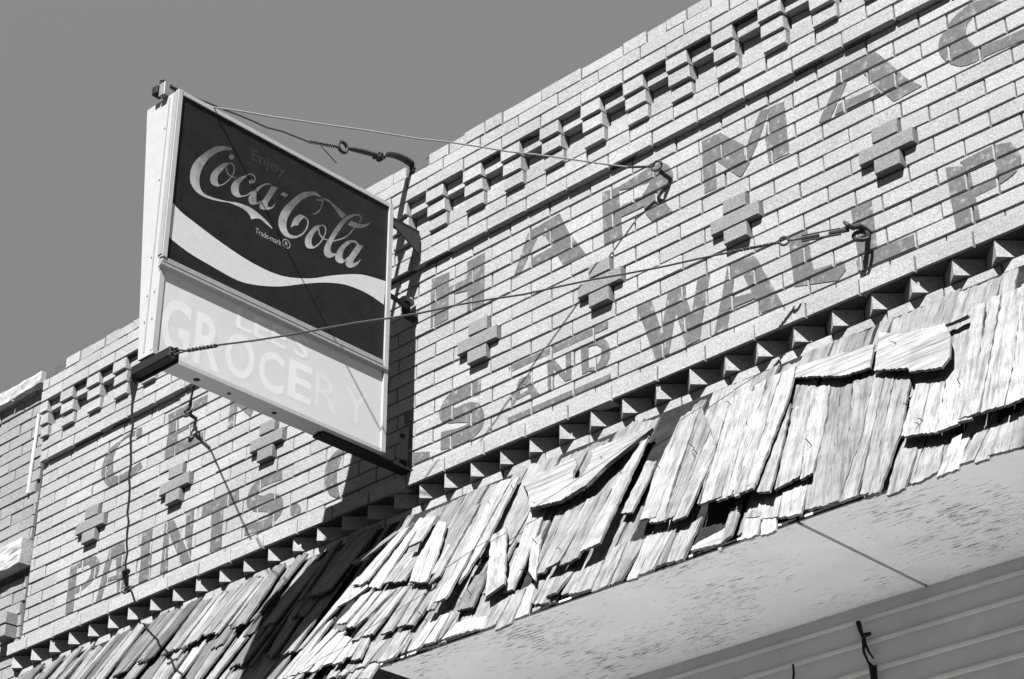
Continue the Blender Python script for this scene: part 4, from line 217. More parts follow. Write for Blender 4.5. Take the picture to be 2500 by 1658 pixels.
SHAKES=[(3,-1,[(-6.08,1.43),(-5.47,1.77),(-7.26,4.49),(-7.85,4.07)],0),(3,1,[(-5.45,1.71),(-4.37,1.45),(-4.7,4.06),(-4.67,6.97),(-5.12,7.32),(-6.0,7.08),(-5.73,3.85)],0),(2,1,[(-4.44,0.78),(-3.9,1.03),(-3.32,7.95),(-4.47,7.41)],0),(4,0,[(-3.28,1.65),(-2.01,1.91),(-1.06,5.26),(-2.01,5.38)],0),(2,0,[(-3.41,4.57),(-1.45,5.13),(-0.95,8.24),(-3.22,7.58)],0),(3,1,[(-1.99,2.3),(-0.64,3.23),(0.87,7.1),(1.72,9.64),(-0.04,9.02),(-0.96,6.65)],0),(2,0,[(0.56,5.48),(1.14,5.86),(1.71,8.78),(1.27,8.82)],0),(3,-0.5,[(0.86,2.39),(1.45,2.27),(2.58,9.55),(2.13,10.17)],0),(4,0.3,[(1.85,0.75),(4.15,1.2),(5.44,7.88),(5.57,10.85),(5.22,13.18),(4.11,13.11),(2.95,8.27)],0),(4,0.6,[(5.18,7.3),(5.97,6.74),(9.72,13.54),(8.79,14.25)],0),(2,-1,[(4.99,10.17),(6.33,10.3),(7.29,13.85),(6.03,13.63)],0),(2,0,[(-7.11,5.11),(-6.3,5.64),(-7.35,11.58),(-7.79,11.72)],0),(3,0.5,[(-6.0,5.94),(-4.2,7.64),(-5.25,8.5),(-5.95,8.82)],0),(3,1,[(-4.67,7.68),(-2.93,8.28),(-2.82,11.62),(-4.76,10.98)],0),(3,0.3,[(-2.81,8.39),(-1.6,8.58),(-2.2,11.08),(-2.6,11.79)],0),(2,0,[(-1.78,8.35),(-0.53,8.64),(-0.72,13.14),(-2.51,12.79)],0),(2,-0.2,[(-0.42,8.69),(1.4,9.22),(2.1,13.25),(0.06,12.9)],0),(2,-0.3,[(1.92,10.0),(2.74,9.83),(2.77,13.51),(2.16,13.28)],0),(2,1,[(3.73,12.64),(5.15,12.99),(5.73,15.96),(3.82,15.68)],0),(1,-0.4,[(5.04,12.94),(5.74,13.32),(5.83,15.53),(5.5,15.61)],0),(2,1,[(-4.6,11.23),(-2.38,12.47),(-2.04,14.66),(-4.6,14.51)],0),(2,0.4,[(-2.36,11.29),(-1.52,11.62),(-0.18,15.15),(-2.0,14.59)],0),(1,-0.2,[(-0.84,12.91),(0.58,12.96),(0.19,15.61),(-1.23,15.31)],0),(2,-0.1,[(0.99,13.26),(2.34,13.45),(2.8,16.22),(1.53,15.97)],0),(3,0.6,[(2.99,15.52),(2.78,13.98),(3.45,16.52),(2.78,16.38)],0),(2,0.2,[(-7.2,9.64),(-6.64,9.05),(-6.28,14.41),(-7.93,13.84)],0),(2,0.8,[(-5.88,10.29),(-4.16,11.15),(-5.0,14.37),(-6.86,14.21)],0),(1,0.7,[(5.77,14.07),(8.62,14.62),(8.87,15.8),(5.55,15.52)],1),(2,-0.2,[(8.66,13.62),(9.71,13.42),(10.39,16.55),(9.11,16.36)],0),(2,0.2,[(9.76,13.45),(11.2,13.42),(12.46,16.47),(10.44,16.57)],0),(1,0.3,[(-1.86,14.98),(0.1,15.48),(0.14,16.5),(-1.85,15.81)],0),(1,0,[(-0.07,15.21),(1.16,15.55),(1.31,16.91),(0.27,16.55)],0),(2,0,[(-6.15,12.52),(-5.2,11.32),(-5.27,14.77),(-6.44,15.13)],0),(4,0.4,[(14.05,2.55),(14.17,1.84),(15.83,13.02),(14.61,13.15),(13.83,5.59)],0),(2,-0.4,[(14.88,4.97),(15.72,5.4),(16.38,10.32),(15.44,9.9)],0),(3,0.2,[(15.9,1.6),(17.07,1.26),(18.52,8.99),(19.41,12.46),(17.62,11.98),(16.49,7.11)],0),(3,-0.2,[(17.34,1.68),(20.34,6.87),(21.02,12.75),(19.49,12.59),(18.5,8.12)],0),(4,0.4,[(18.59,1.84),(21.88,2.79),(22.65,6.85),(23.85,13.02),(21.78,12.73),(20.67,7.33)],0),(4,0.5,[(21.95,2.82),(22.98,2.96),(24.49,7.65),(25.19,13.18),(23.92,12.96),(22.69,6.87)],0),(2,0.3,[(7.04,5.71),(8.3,6.05),(10.06,13.68),(9.23,13.5)],0),(2,-0.5,[(9.26,6.19),(11.43,6.43),(11.83,12.78),(10.77,12.43)],0),(3,-0.2,[(11.75,6.89),(13.27,6.62),(14.35,12.92),(12.11,13.08)],0),(3,0.8,[(8.97,9.14),(9.4,8.65),(11.74,13.83),(10.58,12.53)],0),(1,-0.1,[(15.04,12.13),(17.92,12.6),(17.93,15.68),(16.47,15.84),(14.47,15.47),(14.12,12.54)],0),(1,0.1,[(17.91,12.41),(19.7,12.6),(19.97,15.97),(18.4,15.88)],0),(1,0.1,[(20.31,13.19),(21.29,12.44),(21.7,16.05),(20.64,15.78)],0),(1,0.7,[(21.82,15.04),(23.42,14.22),(23.84,15.77),(21.9,15.47)],1),(2,-0.5,[(23.27,12.96),(23.89,12.96),(24.59,15.91),(24.06,16.14)],0),(1,1,[(24.4,12.82),(25.81,13.01),(27.14,16.51),(24.96,16.08)],0),(2,-0.4,[(6.97,8.95),(7.17,8.04),(8.27,13.03),(7.47,12.9)],0),(2,-0.6,[(13.24,13.36),(13.75,12.97),(13.67,15.31),(13.01,15.36)],0),(1,0.2,[(9.78,13.37),(11.42,12.72),(13.05,13.21),(13.21,15.66),(10.41,14.93)],0),(4,0.3,[(19.96,1.83),(21.55,1.57),(22.41,5.33),(23.9,12.96),(23.07,12.91),(21.0,5.5)],0),(4,0.4,[(21.92,1.71),(23.36,1.4),(24.18,4.97),(25.14,13.11),(24.08,13.01),(22.56,6.35)],0),(3,-0.2,[(23.96,4.82),(24.19,5.12),(26.2,13.82),(25.0,13.0),(24.43,8.12)],0),(2,0.3,[(24.61,4.18),(26.24,4.55),(27.41,9.27),(28.02,12.89),(26.02,13.43),(25.2,9.35),(24.53,5.38),(25.01,5.65)],0),(3,-0.6,[(26.97,5.47),(29.16,5.56),(30.23,11.46),(30.62,16.39),(28.91,16.2),(27.68,10.11)],0),(3,-0.2,[(29.22,5.59),(31.58,7.12),(32.51,11.97),(32.68,14.38),(32.81,16.58),(30.69,16.43),(30.25,11.23)],0),(3,0.5,[(32.15,8.09),(33.79,8.3),(34.75,13.55),(33.63,13.18),(32.81,12.86)],0),(3,0.6,[(33.79,8.05),(34.27,7.96),(34.83,7.91),(35.83,13.56),(34.82,13.59)],0),(4,0.1,[(33.96,2.92),(34.64,2.89),(35.85,8.84),(36.73,13.97),(36.04,13.94),(35.13,8.65)],0),(4,0.3,[(34.82,2.66),(36.56,2.78),(37.85,10.05),(38.25,13.94),(36.05,13.74),(35.91,9.37)],0),(4,0.5,[(36.59,2.76),(37.39,2.76),(39.57,13.87),(38.36,14.0),(37.9,10.07)],0),(3,0.5,[(23.15,1.14),(28.39,2.5),(29.08,5.27),(27.57,5.04),(23.39,2.44)],1),(4,0.4,[(28.3,1.28),(30.12,2.82),(32.83,3.8),(33.7,5.85),(34.22,7.85),(34.0,8.63),(32.02,7.71),(31.75,7.16),(29.44,5.79)],1),(3,0.2,[(32.71,3.6),(33.92,3.39),(34.07,3.9),(32.89,3.98)],1),(1,-0.1,[(32.53,12.43),(33.29,12.58),(33.57,14.0),(33.81,16.69),(32.86,16.66),(32.47,14.0)],0),(1,-0.2,[(33.84,13.82),(34.89,13.89),(35.31,16.24),(34.05,16.48)],0),(2,1,[(35.28,13.61),(36.21,13.77),(36.46,16.8),(35.47,16.94)],0),(2,-0.2,[(36.52,13.71),(37.78,13.95),(37.91,16.89),(36.47,16.8)],0),(2,-0.4,[(37.75,13.73),(39.24,13.29),(39.95,16.89),(37.85,16.65)],0),(1,0.2,[(24.26,12.96),(25.84,13.15),(27.42,12.37),(28.26,15.53),(24.61,14.18)],0),(2,0.5,[(30.48,16.14),(30.28,13.53),(30.31,12.5),(30.81,15.05),(30.67,16.1)],0)]
PLANK=[(4.52,1.71),(6.63,1.75),(8.38,1.55),(9.25,2.79),(9.53,3.88),(10.05,4.79),(10.76,5.03),(10.64,3.85),(10.36,2.64),(9.71,1.64),(11.2,1.69),(14.13,2.12),(14.57,2.48),(13.34,3.86),(12.44,4.88),(11.89,6.46),(11.55,6.53),(10.52,7.04),(9.03,6.65),(7.71,6.27),(6.24,3.94)]
KNOT=[(8.98,1.19),(10.08,2.13),(10.63,3.73),(10.73,4.95),(9.95,4.68),(9.37,2.85)]
TEETH=[-54.7,-52.35,-49.99,-47.64,-45.29,-42.94,-40.6,-38.35,-36.03,-33.69,-31.23,-28.76,-26.31,-23.86,-21.39,-18.88,-16.54,-14.21,-11.87,-9.52,-7.18,-5.02,-2.9,-0.67,1.73,4.03,6.43,8.71,11.05,13.48,15.87,18.15,20.34,22.65,25.08,27.47,29.81,32.21,34.61,36.96,39.31,41.67,44.02,46.37]

# ------------------------------------------------------------------ ground
def structure(o): o['kind'] = 'structure'; return o
GZ = -Z0/U
structure(meshobj('ground', *(lambda s: ([(-s,-s,GZ-.5),(s,-s,GZ-.5),(s,s,GZ-.5),(-s,s,GZ-.5)], [(0,1,2,3)]))(30000), M_EARTH, None))
structure(meshobj('pavement', *bevbox(-1500, 1500, -40, 3, GZ-.4, GZ, .15), M_WALK, None))  # unseen; width and pale tone chosen to bounce sunlight onto the soffit
structure(meshobj('road', [(-3000,-230,GZ-2.0+1.6),(3000,-230,GZ-.4),(3000,-40.5,GZ-.4),(-3000,-40.5,GZ-.4)], [(0,1,2,3)], M_ASPHALT, None))

# ------------------------------------------------------------------ brick meshes
def brick_mesh(name, length, height, depth, m, seed):
    rnd = random.Random(seed); a, h, d = length/2, height/2, depth; c = .022
    j = lambda s=.022: rnd.uniform(-s, s)
    V = []
    for sx, sz in ((-1,-1),(1,-1),(1,1),(-1,1)): V.append((sx*a, d, sz*h))
    for sx, sz in ((-1,-1),(1,-1),(1,1),(-1,1)): V.append((sx*a+j(), c+rnd.uniform(0,.05), sz*h+j(.015)))
    for sx, sz in ((-1,-1),(1,-1),(1,1),(-1,1)): V.append((sx*(a-c-rnd.uniform(0,.05)), j(.012), sz*(h-c-rnd.uniform(0,.03))))
    F = [(8,9,10,11)]
    for i in range(4):
        k = (i+1) % 4; F += [(i, k, 4+k, 4+i), (4+i, 4+k, 8+k, 8+i)]
    me = bpy.data.meshes.new(name); me.from_pydata([Vector(v)*U for v in V], [], F); me.materials.append(m); me.update(); return me, V, F
BM = {}
def brick_variant(length, height, m, depth=1.3):
    key = (round(length*8), round(height*30), m.name, round(depth*10))
    if key not in BM: BM[key] = [brick_mesh('brick', round(length*8)/8, height, depth, m, hash(key) % 9999 + i*17 if False else len(BM)*31+i) for i in range(4)]
    return random.choice(BM[key])
class Pile:                                        # gathers bricks, then splits them into single parts and one joined part
    def __init__(s): s.b = []
    def add(s, x0, x1, y, z0, z1, m, depth=1.3, name='brick'): s.b.append((x0, x1, y, z0, z1, m, depth, name))
    def build(s, parent, limit, joined, mj, rank):
        s.b.sort(key=rank); stuff = []
        for i, (x0, x1, y, z0, z1, m, depth, name) in enumerate(s.b):
            me, V, F = brick_variant(x1-x0, z1-z0, m, depth)
            sx = (x1-x0)/(round((x1-x0)*8)/8); c = ((x0+x1)/2, y, (z0+z1)/2)
            tw = random.uniform(-.003, .003)
            if i < limit: inst(name, me, parent, P(*c), (sx, 1, 1), (0, random.uniform(-.003, .003), tw))
            else: stuff.append(([(c[0]+v[0]*sx, c[1]+v[1], c[2]+v[2]) for v in V], F))
        if stuff:
            o = meshobj(joined, *join(*stuff), mj, parent); o['kind'] = 'stuff'
CAMU = (73.2, -75.0, -66.5)
def visible(x, y, z):                              # is a wall point inside the photographed area
    d = Vector((x-CAMU[0], y-CAMU[1], z-CAMU[2])); f_ = d.dot(fwd)
    return f_ > 0 and abs(d.dot(right)/f_) < .272 and abs(d.dot(down)/f_) < .184
def rank(b):
    x, z = (b[0]+b[1])/2, (b[3]+b[4])/2
    behind = -5 < 0 and (-33 < x < -9 and -13 < z+(x+9)*.0 < 6 and False)
    return ((Vector((x, b[2], z))-Vector(CAMU)).length if visible(x, b[2], z) else 9e9)

XL, XR = -48.4, 62.0                               # the wall's two ends
facade = thing('brick_facade', 'pale brick facade with faded painted letters and a sawtooth course above the shingled canopy', 'building', P(0, 0, GZ))
DP = 3.38                                          # dentil pitch
LW = 3.31                                          # brick pitch of the plain wall
JX, JT, JB = .09, .045, .04
pile = Pile()
fronts = []                                        # (x0,x1,z0,z1,y) of plain wall bricks, for the painted letters
ORN = [(3*k, 3*k*LW-.1) for k in range(-5, 7)]
def row(zb, zt, y, off, pitch, x0=XL, x1=XR, holes=(), keep=False, m=M_BRICK, jit=.05, yj=.035, irregular=0):
    k = math.floor((x0-off)/pitch)-1
    while off+k*pitch < x1:
        a, b_ = off+k*pitch+random.uniform(-jit, jit)*0, off+(k+1)*pitch
        a += irregular*math.sin(k*12.9+zb*7.7); b_ += irregular*math.sin((k+1)*12.9+zb*7.7)
        a, b_ = max(a, x0), min(b_, x1); k += 1
        if b_-a < .35: continue
        segs = [(a, b_)]
        for h0, h1 in holes:
            segs = [q for s0, s1 in segs for q in ((s0, min(s1, h0)), (max(s0, h1), s1)) if q[1]-q[0] > .3]
        for s0, s1 in segs:
            yy = y + random.uniform(-yj, yj)
            zj = random.uniform(-.016, .016)
            q = (s0+JX/2, s1-JX/2, yy, zb+JB+zj, zt-JT+zj)
            pile.add(*q, m)
            if keep: fronts.append(q)
for n in range(1, 16):
    off = (0 if n % 2 == 0 else LW/2) + .05
    holes = []
    if n in (7, 9): holes = [(xo-1.62, xo+.04) for _, xo in ORN]
    if n == 8: holes = [(xo-2.5, xo+.92) for _, xo in ORN]
    row(-n, -n+1, 0, off, LW, holes=holes, keep=True, irregular=.05)
row(-16, -15, -1.08, .48, LW, irregular=.05)                      # projecting course over the sawtooth
row(-18, -17, -.36, 1.4, LW, irregular=.05)                       # course below it
row(-19.0, -18, -.30, 0, LW)
row(0, 1, -.36, -1.77+DP/2, DP); row(1, 2, -.36, -1.77, DP)
row(5, 6, -.98, -1.62, DP); row(6, 7, -.93, -1.62+DP*.42, DP, irregular=.05)
for k in range(int((XL)/DP)-1, int(XR/DP)+1):                     # ragged top course
    x0 = -1.62+k*DP; x1 = x0+DP
    if x0 < XL or x1 > XR: continue
    if k == -2: pile.add(x0+.06, x0+1.2, -.86, 7.05, 7.93, M_BRICK); continue
    if random.random() < .45:
        c = x0+DP*random.choice((.48, .5, .55))
        for a, b_ in ((x0, c), (c, x1)): pile.add(a+.05, b_-.05, -.86+random.uniform(-.06, .06), 7.05, 7.85+random.uniform(0, .2), M_BRICK)
    else: pile.add(x0+.05, x1-.05, -.86+random.uniform(-.06, .06), 7.05, 7.88+random.uniform(-.03, .14), M_BRICK)
pile.build(facade, 300, 'brickwork', M_BRICKS, rank)
# dentils, the bricks between them, ornaments and the sawtooth: parts with their own names
dent, orn, tooth = Pile(), Pile(), Pile()
for k in range(int(XL/DP)-1, int(XR/DP)+1):
    xd = -1.72+k*DP
    if xd+1.3 < XL or xd+DP > XR: continue
    xl = max(xd, XL)
    for (z, y) in ((4, -.94), (3, -.76), (2, -.60)):
        dent.add(xl+random.uniform(0, .03), xd+1.6+random.uniform(-.03, .03), y+random.uniform(-.03, .03), z+.05, z+.93, M_BRICK, 1.3, 'dentil_brick')
    dent.add(xd+1.66, xd+DP-.04, -.56+random.uniform(-.03, .03), 4.05, 4.93, M_BRICK, 1.3, 'dentil_brick')
    dent.add(xd+1.7, xd+DP-.1, -.08, 3.06, 3.94, M_BRICK, 1.3, 'dentil_brick')
    dent.add(xd+1.66, xd+DP-.05, -.34, 2.03, 2.97, M_BRICK, 1.3, 'dentil_brick')
dent.build(facade, 290, 'dentil_brickwork', M_BRICKS, rank)
for k, xo in ORN:
    if xo-3 < XL or xo+1 > XR: continue
    orn.add(xo-1.58, xo, -.30, -6.93, -6.05, M_ORN, 1.3, 'ornament_brick'); orn.add(xo-2.45, xo+.87, -.34, -7.94, -7.06, M_ORN, 1.3, 'ornament_brick'); orn.add(xo-1.56, xo, -.40, -8.94, -8.06, M_ORN, 1.3, 'ornament_brick')
orn.build(facade, 290, 'ornament_brickwork', M_BRICKS, rank)
tm = []
for i in range(4):                                               # bricks laid cornerwise
    r_ = random.Random(i); a = .83
    vv = [(-1.17, .22, 0), (0+r_.uniform(-.03,.03), -.95+r_.uniform(-.04,.04), 0), (1.17, .22, 0), (0, 1.2, 0)]
    V = [(x, y, -.46) for x, y, _ in vv]+[(x, y, .46) for x, y, _ in vv]
    me = bpy.data.meshes.new('tooth_brick'); me.from_pydata([Vector(v)*U for v in V], [], [(3,2,1,0),(4,5,6,7),(0,1,5,4),(1,2,6,5),(2,3,7,6),(3,0,4,7)]); me.materials.append(M_BRICK); tm.append(me)
for i, x in enumerate(TEETH):
    if XL < x < XR: inst('tooth_brick', random.choice(tm), facade, P(x, random.uniform(-.04, .04), -16.5), (1, 1, 1), (0, 0, random.uniform(-.03, .03)))
for x in [TEETH[-1]+2.352*i for i in range(1, 7)]: inst('tooth_brick', tm[0], facade, P(x, 0, -16.5))
# mortar core of the wall
core = join(boxvf(XL+.02, XR-.02, .13, 5, -15.4, 0.3), boxvf(XL+.02, XR-.02, -.92, 5, -15.98, -15.03), boxvf(XL+.02, XR-.02, .45, 5, -17.02, -15.9), boxvf(XL+.02, XR-.02, -.22, 5, -21, -16.98),
            boxvf(XL+.02, XR-.02, -.22, 5, .05, 2.0), boxvf(XL+.02, XR-.02, .1, 5, 1.98, 5.1), boxvf(XL+.02, XR-.02, -.82, 5, 5.03, 7.05), boxvf(XL+.02, XR-.02, -.74, 4.6, 7.05, 7.72))
meshobj('mortar_bed', *core, M_MORTAR, facade)
meshobj('back_wall', *boxvf(XL+.02, XR-.02, 2.6, 5.1, GZ, -20.9), M_MORTAR, facade)
sm = []                                                          # lumps of pale mortar left along the broken top
for i in range(150):
    x = random.uniform(XL+1, XR-1); s_ = random.uniform(.12, .5); h = random.uniform(.02, .07); y = random.uniform(-.55, -.2)
    zt = 7.9+random.uniform(0, .1)
    sm.append(([(x-s_, y-.2, zt-.12), (x+s_, y-.2, zt-.12), (x+s_, y+1.2, zt-.05), (x-s_, y+1.2, zt-.05), (x-s_*.6, y, zt+h), (x+s_*.5, y+.1, zt+h*.7), (x+s_*.6, y+.8, zt+h), (x-s_*.5, y+.8, zt+h*.8)], [(0,1,5,4),(1,2,6,5),(2,3,7,6),(3,0,4,7),(4,5,6,7)]))
o = meshobj('mortar_crust', *join(*sm), M_SMEAR, facade); o['kind'] = 'stuff'

# painted letters: each is cut brick by brick and lies on the brick faces
def clip(poly, x0, x1, z0, z1):
    for ax, lim, sg in ((0, x0, 1), (0, x1, -1), (1, z0, 1), (1, z1, -1)):
        out = []
        for i in range(len(poly)):
            a, b_ = poly[i-1], poly[i]; da, db = sg*(a[ax]-lim), sg*(b_[ax]-lim)
            if (da < 0) != (db < 0):
                t_ = da/(da-db); out.append((a[0]+(b_[0]-a[0])*t_, a[1]+(b_[1]-a[1])*t_))
            if db >= 0: out.append(b_)
        poly = out
        if len(poly) < 3: return []
    return poly
for key, polys in LETTERS.items():
    V, F = [], []
    for pi, poly in enumerate(polys):
        for tri in tessellate_polygon([[Vector((x, z, 0)) for x, z in poly]]):
            T = [poly[i] for i in tri]
            bx0, bx1, bz0, bz1 = min(q[0] for q in T), max(q[0] for q in T), min(q[1] for q in T), max(q[1] for q in T)
            for (x0, x1, y, z0, z1) in fronts:
                if x1 < bx0 or x0 > bx1 or z1 < bz0 or z0 > bz1: continue
                c = clip(T, x0+.05, x1-.05, z0+.04, z1-.04)
                if len(c) >= 3:
                    n = len(V); V += [(x, y-.024-.004*pi, z) for x, z in c]; F.append(tuple(range(n, n+len(c))))
    if F:
        area = sum((V[f_[1]][0]-V[f_[0]][0])*(V[f_[2]][2]-V[f_[0]][2])-(V[f_[1]][2]-V[f_[0]][2])*(V[f_[2]][0]-V[f_[0]][0]) for f_ in F[:1])
        o = meshobj('painted_letter', V, F, M_LETTER, facade)

# ------------------------------------------------------------------ neighbouring building
nb = thing('neighbour_building', 'older brick building at the left edge with a rough pale stone ledge', 'building', P(-62, 0, GZ))
npile = Pile(); NL, NR = -84, -48.75
pile = npile
for n in range(-7, 22):
    if n in (8, 9, 7): continue
    row(-n-.1, -n+.9, .02 if n > -6 else -.1, -48.9 + (1.3 if n % 2 else -.2), 3.1+.25*math.sin(n), NL, NR, m=M_NB, yj=.06, irregular=.12)
for x in range(0, 4):
    for z in (13.1, 12.1): npile.add(-50.7-x*2.6, -49.2-x*2.6, -1.0, -z-.93, -z-.05, M_NB)
npile.build(nb, 120, 'brickwork', M_NBS, rank)
meshobj('mortar_bed', *join(boxvf(NL, NR, .22, 5, -21, 7.7), boxvf(NL, NR-.05, .13, 5, GZ, -21)), M_MORTAR, nb)
V, F = [], []
def rough(x0, x1, y0, y1, z0, z1, nx=24, nz=8, amp=.16, sd=0.):
    V, F = [], []
    for i in range(nx+1):
        for k in range(nz+3):
            kk = min(max(k-1, 0), nz); x = x0+(x1-x0)*i/nx; z = z0+(z1-z0)*kk/nz; y = y0 if 0 < k < nz+2 else y1
            nn = noise.noise(Vector((x*.9+sd, z*1.4, y))); n3 = noise.noise(Vector((x*3.1, z*3.7+sd, 3)))
            V.append((x, y-(amp*nn+amp*.5*n3 if 0 < k < nz+2 else 0), z+(amp*.5*nn if k in (1, nz+1) else 0)))
    c = nz+3
    for i in range(nx):
        for k in range(c-1): F.append((i*c+k, (i+1)*c+k, (i+1)*c+k+1, i*c+k+1))
    F += [tuple(range(c)), tuple(range(nx*c, (nx+1)*c))[::-1]]
    return V, F
meshobj('stone_ledge', *rough(NL, -48.6, -.85, .6, -8.35, -6.3, 40, 8, .14), M_SMEAR, nb)
for i in range(8):
    x1 = -48.95-i*4.3; meshobj('cap_tile', *rough(x1-4.2, x1-.1, -.75+random.uniform(-.1, .1), 5, 7.15+random.uniform(-.05, .05), 8.25+random.uniform(-.1, .1), 10, 4, .1, i*3.3), M_SMEAR, nb)

# ------------------------------------------------------------------ projecting sign
XS, YO, YI, ZT, ZB = -5.26, -20.79, -3.68, 2.66, -14.88
sign = thing('projecting_sign', 'projecting shop sign with white script on a dark panel above a white panel', 'sign', P(XS-1, -12, ZB))
bt, bb = -8.25, -6.55                                              # back of the cabinet, top and bottom
fx = XS-.22
cab = ([(fx,YO,ZB),(fx,YI,ZB),(bb,YI,ZB),(bb,YO,ZB),(fx,YO,ZT),(fx,YI,ZT),(bt,YI,ZT),(bt,YO,ZT)], [(0,1,2,3),(7,6,5,4),(4,5,1,0),(5,6,2,1),(6,7,3,2),(7,4,0,3)])
meshobj('cabinet', *cab, M_FRAME, sign)
def fbox(y0, y1, z0, z1, x0, x1): return boxvf(x0, x1, y0, y1, z0, z1)
zd0, zd1 = -8.76, -9.3
fr = meshobj('face_frame', *join(fbox(YO-.02, -20.52, -8.75, ZT+.03, fx-.02, XS+.10), fbox(-20.52, -3.86, 2.42, ZT+.03, fx-.02, XS+.08), fbox(-3.98, YI+.02, ZB, ZT+.03, fx-.02, XS+.12)), M_FRAME, sign)
meshobj('edge_trim', *join(fbox(-20.86, -20.80, -8.6, ZT-.1, XS-.35, XS+.02), boxvf(fx-.62, fx-.52, YO-.03, YO, ZB+.3, ZT-.2)), M_RAIL, sign)
meshobj('upper_panel', *fbox(-20.52, -3.98, -8.72, 2.42, fx, XS-.02), M_DARKPANEL, sign)
meshobj('divider_rail', *join(fbox(-20.75, -3.7, -9.02, -8.72, fx, XS+.05)), M_RAIL, sign)
meshobj('divider_rail', *([(XS-.03,-20.95,-9.1),(XS+.20,-20.95,-9.2),(XS+.20,-20.95,-9.36),(XS-.03,-20.95,-9.52),(XS-.03,-3.72,-9.1),(XS+.20,-3.72,-9.2),(XS+.20,-3.72,-9.36),(XS-.03,-3.72,-9.52)], [(0,1,5,4),(1,2,6,5),(2,3,7,6),(3,0,4,7),(3,2,1,0),(4,5,6,7)]), M_RAIL, sign)
lp = meshobj('lower_panel', *fbox(YO+.02, -3.98, ZB+.22, -9.45, fx, XS-.04), M_WHITEPANEL, sign)
meshobj('bottom_trim', *join(fbox(YO, YI, ZB-.02, ZB+.22, fx-.01, XS+.06), fbox(YO-.02, YO+.30, ZB+.22, -9.5, fx-.01, XS+.02)), M_FRAME, sign)
def decal(name, polys, x, m, parent, step=.0007):
    V, F = [], []
    for i, poly in enumerate(polys):
        n = len(V); V += [(x+i*step, y, z) for y, z in poly]
        for tri in tessellate_polygon([[Vector((y, z, 0)) for y, z in poly]]): F.append(tuple(n+k for k in tri))
    o = meshobj(name, V, F, m, parent)
    return o
yclip = lambda poly: [(min(max(y, -20.5), -4.0), z) for y, z in poly]
decal('wave_band', [yclip(LOGO['wave'][0])], XS-.0185, M_WAVE, sign)
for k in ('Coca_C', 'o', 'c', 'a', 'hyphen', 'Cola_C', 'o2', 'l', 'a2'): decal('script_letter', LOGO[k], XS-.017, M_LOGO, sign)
def text(name, body, x, y0, z0, y1, height, m, parent, extrude=0, squeeze=None, bold=0):
    cu = bpy.data.curves.new('t', 'FONT'); cu.body = body; cu.size = 1; cu.offset = bold; cu.resolution_u = 4
    ob = bpy.data.objects.new('t', cu); COL.objects.link(ob); bpy.context.view_layer.update()
    me = bpy.data.meshes.new_from_object(ob.evaluated_get(bpy.context.evaluated_depsgraph_get())); bpy.data.objects.remove(ob)
    xs = [v.co.x for v in me.vertices]; ys = [v.co.y for v in me.vertices]; mx, Mx = min(xs), max(xs)
    hcap = .73
    V = [(x, y0+(v.co.x-mx)/(Mx-mx)*(y1-y0), z0+v.co.y/hcap*height) for v in me.vertices]
    F = [tuple(p_.vertices) for p_ in me.polygons]
    return meshobj(name, V, F, m, parent)
text('small_lettering', 'Enjoy', XS-.0185, -15.1, .60, -12.5, .80, M_FAINT, sign)
text('small_lettering', 'Trade-mark', XS-.0185, -14.42, -4.3, -12.43, .40, M_PRINT, sign)
V, F = [], []
for i in range(24):
    t_ = 2*math.pi*i/24
    for r_ in (.26, .31): V.append((XS-.0185, -12.05+r_*math.cos(t_), -3.98+r_*1.0*math.sin(t_)))
for i in range(24): k = (i+1) % 24; F.append((2*i, 2*k, 2*k+1, 2*i+1))
meshobj('registered_mark', V, F, M_PRINT, sign)
text('registered_mark', 'R', XS-.018, -12.16, -4.12, -11.94, .30, M_PRINT, sign)
# ghost lettering of the lower panel: pale letters on a slightly darker shadow block
text('shadow_lettering', "LEE'S", XS-.0380, -15.10, -11.05, -9.75, 1.42, M_GHOSTBG, sign, bold=.03)
text('ghost_lettering', "LEE'S", XS-.0355, -15.3, -10.98, -9.9, 1.38, M_GHOST, sign, bold=.012)
for ch, y0, y1, za, zb_ in (('G', -20.35, -18.4, -14.3, -10.85), ('R', -18.05, -16.2, -14.25, -10.95), ('O', -15.9, -13.8, -14.0, -11.25), ('C', -13.45, -11.6, -13.98, -11.45), ('E', -11.25, -9.5, -13.8, -11.3)):
    text('shadow_lettering', ch, XS-.0388, y0+.16, za-.08, y1+.16, zb_-za, M_GHOSTBG, sign, bold=.03)
    text('ghost_lettering', ch, XS-.0370, y0, za, y1, zb_-za, M_GHOST, sign, bold=.02)
text('ghost_lettering', 'R', XS-.0370, -9.2, -13.75, -7.4, 2.4, M_GHOSTFAINT, sign)
text('ghost_lettering', 'Y', XS-.0370, -6.9, -13.7, -5.0, 2.3, M_GHOSTFAINT, sign)
# bolts and drain holes underneath
for y, zz in ((-17.2, .13), (-14.9, .08), (-11.6, .1), (-8.2, .08)):
    meshobj('drain_hole', *tube([(XS-.7, y, ZB-.015), (XS-.7, y, ZB+.05)], zz*1.6, 8), M_BLACK, sign)
for i, z in enumerate((-3.2, -8.4, -10.9, 0.4, -12.6)):
    for dx in (.35, 1.0): meshobj('bolt', *tube([(XS-dx, YO-.03, z), (XS-dx, YO+.05, z)], .06, 7), M_GALV, sign)
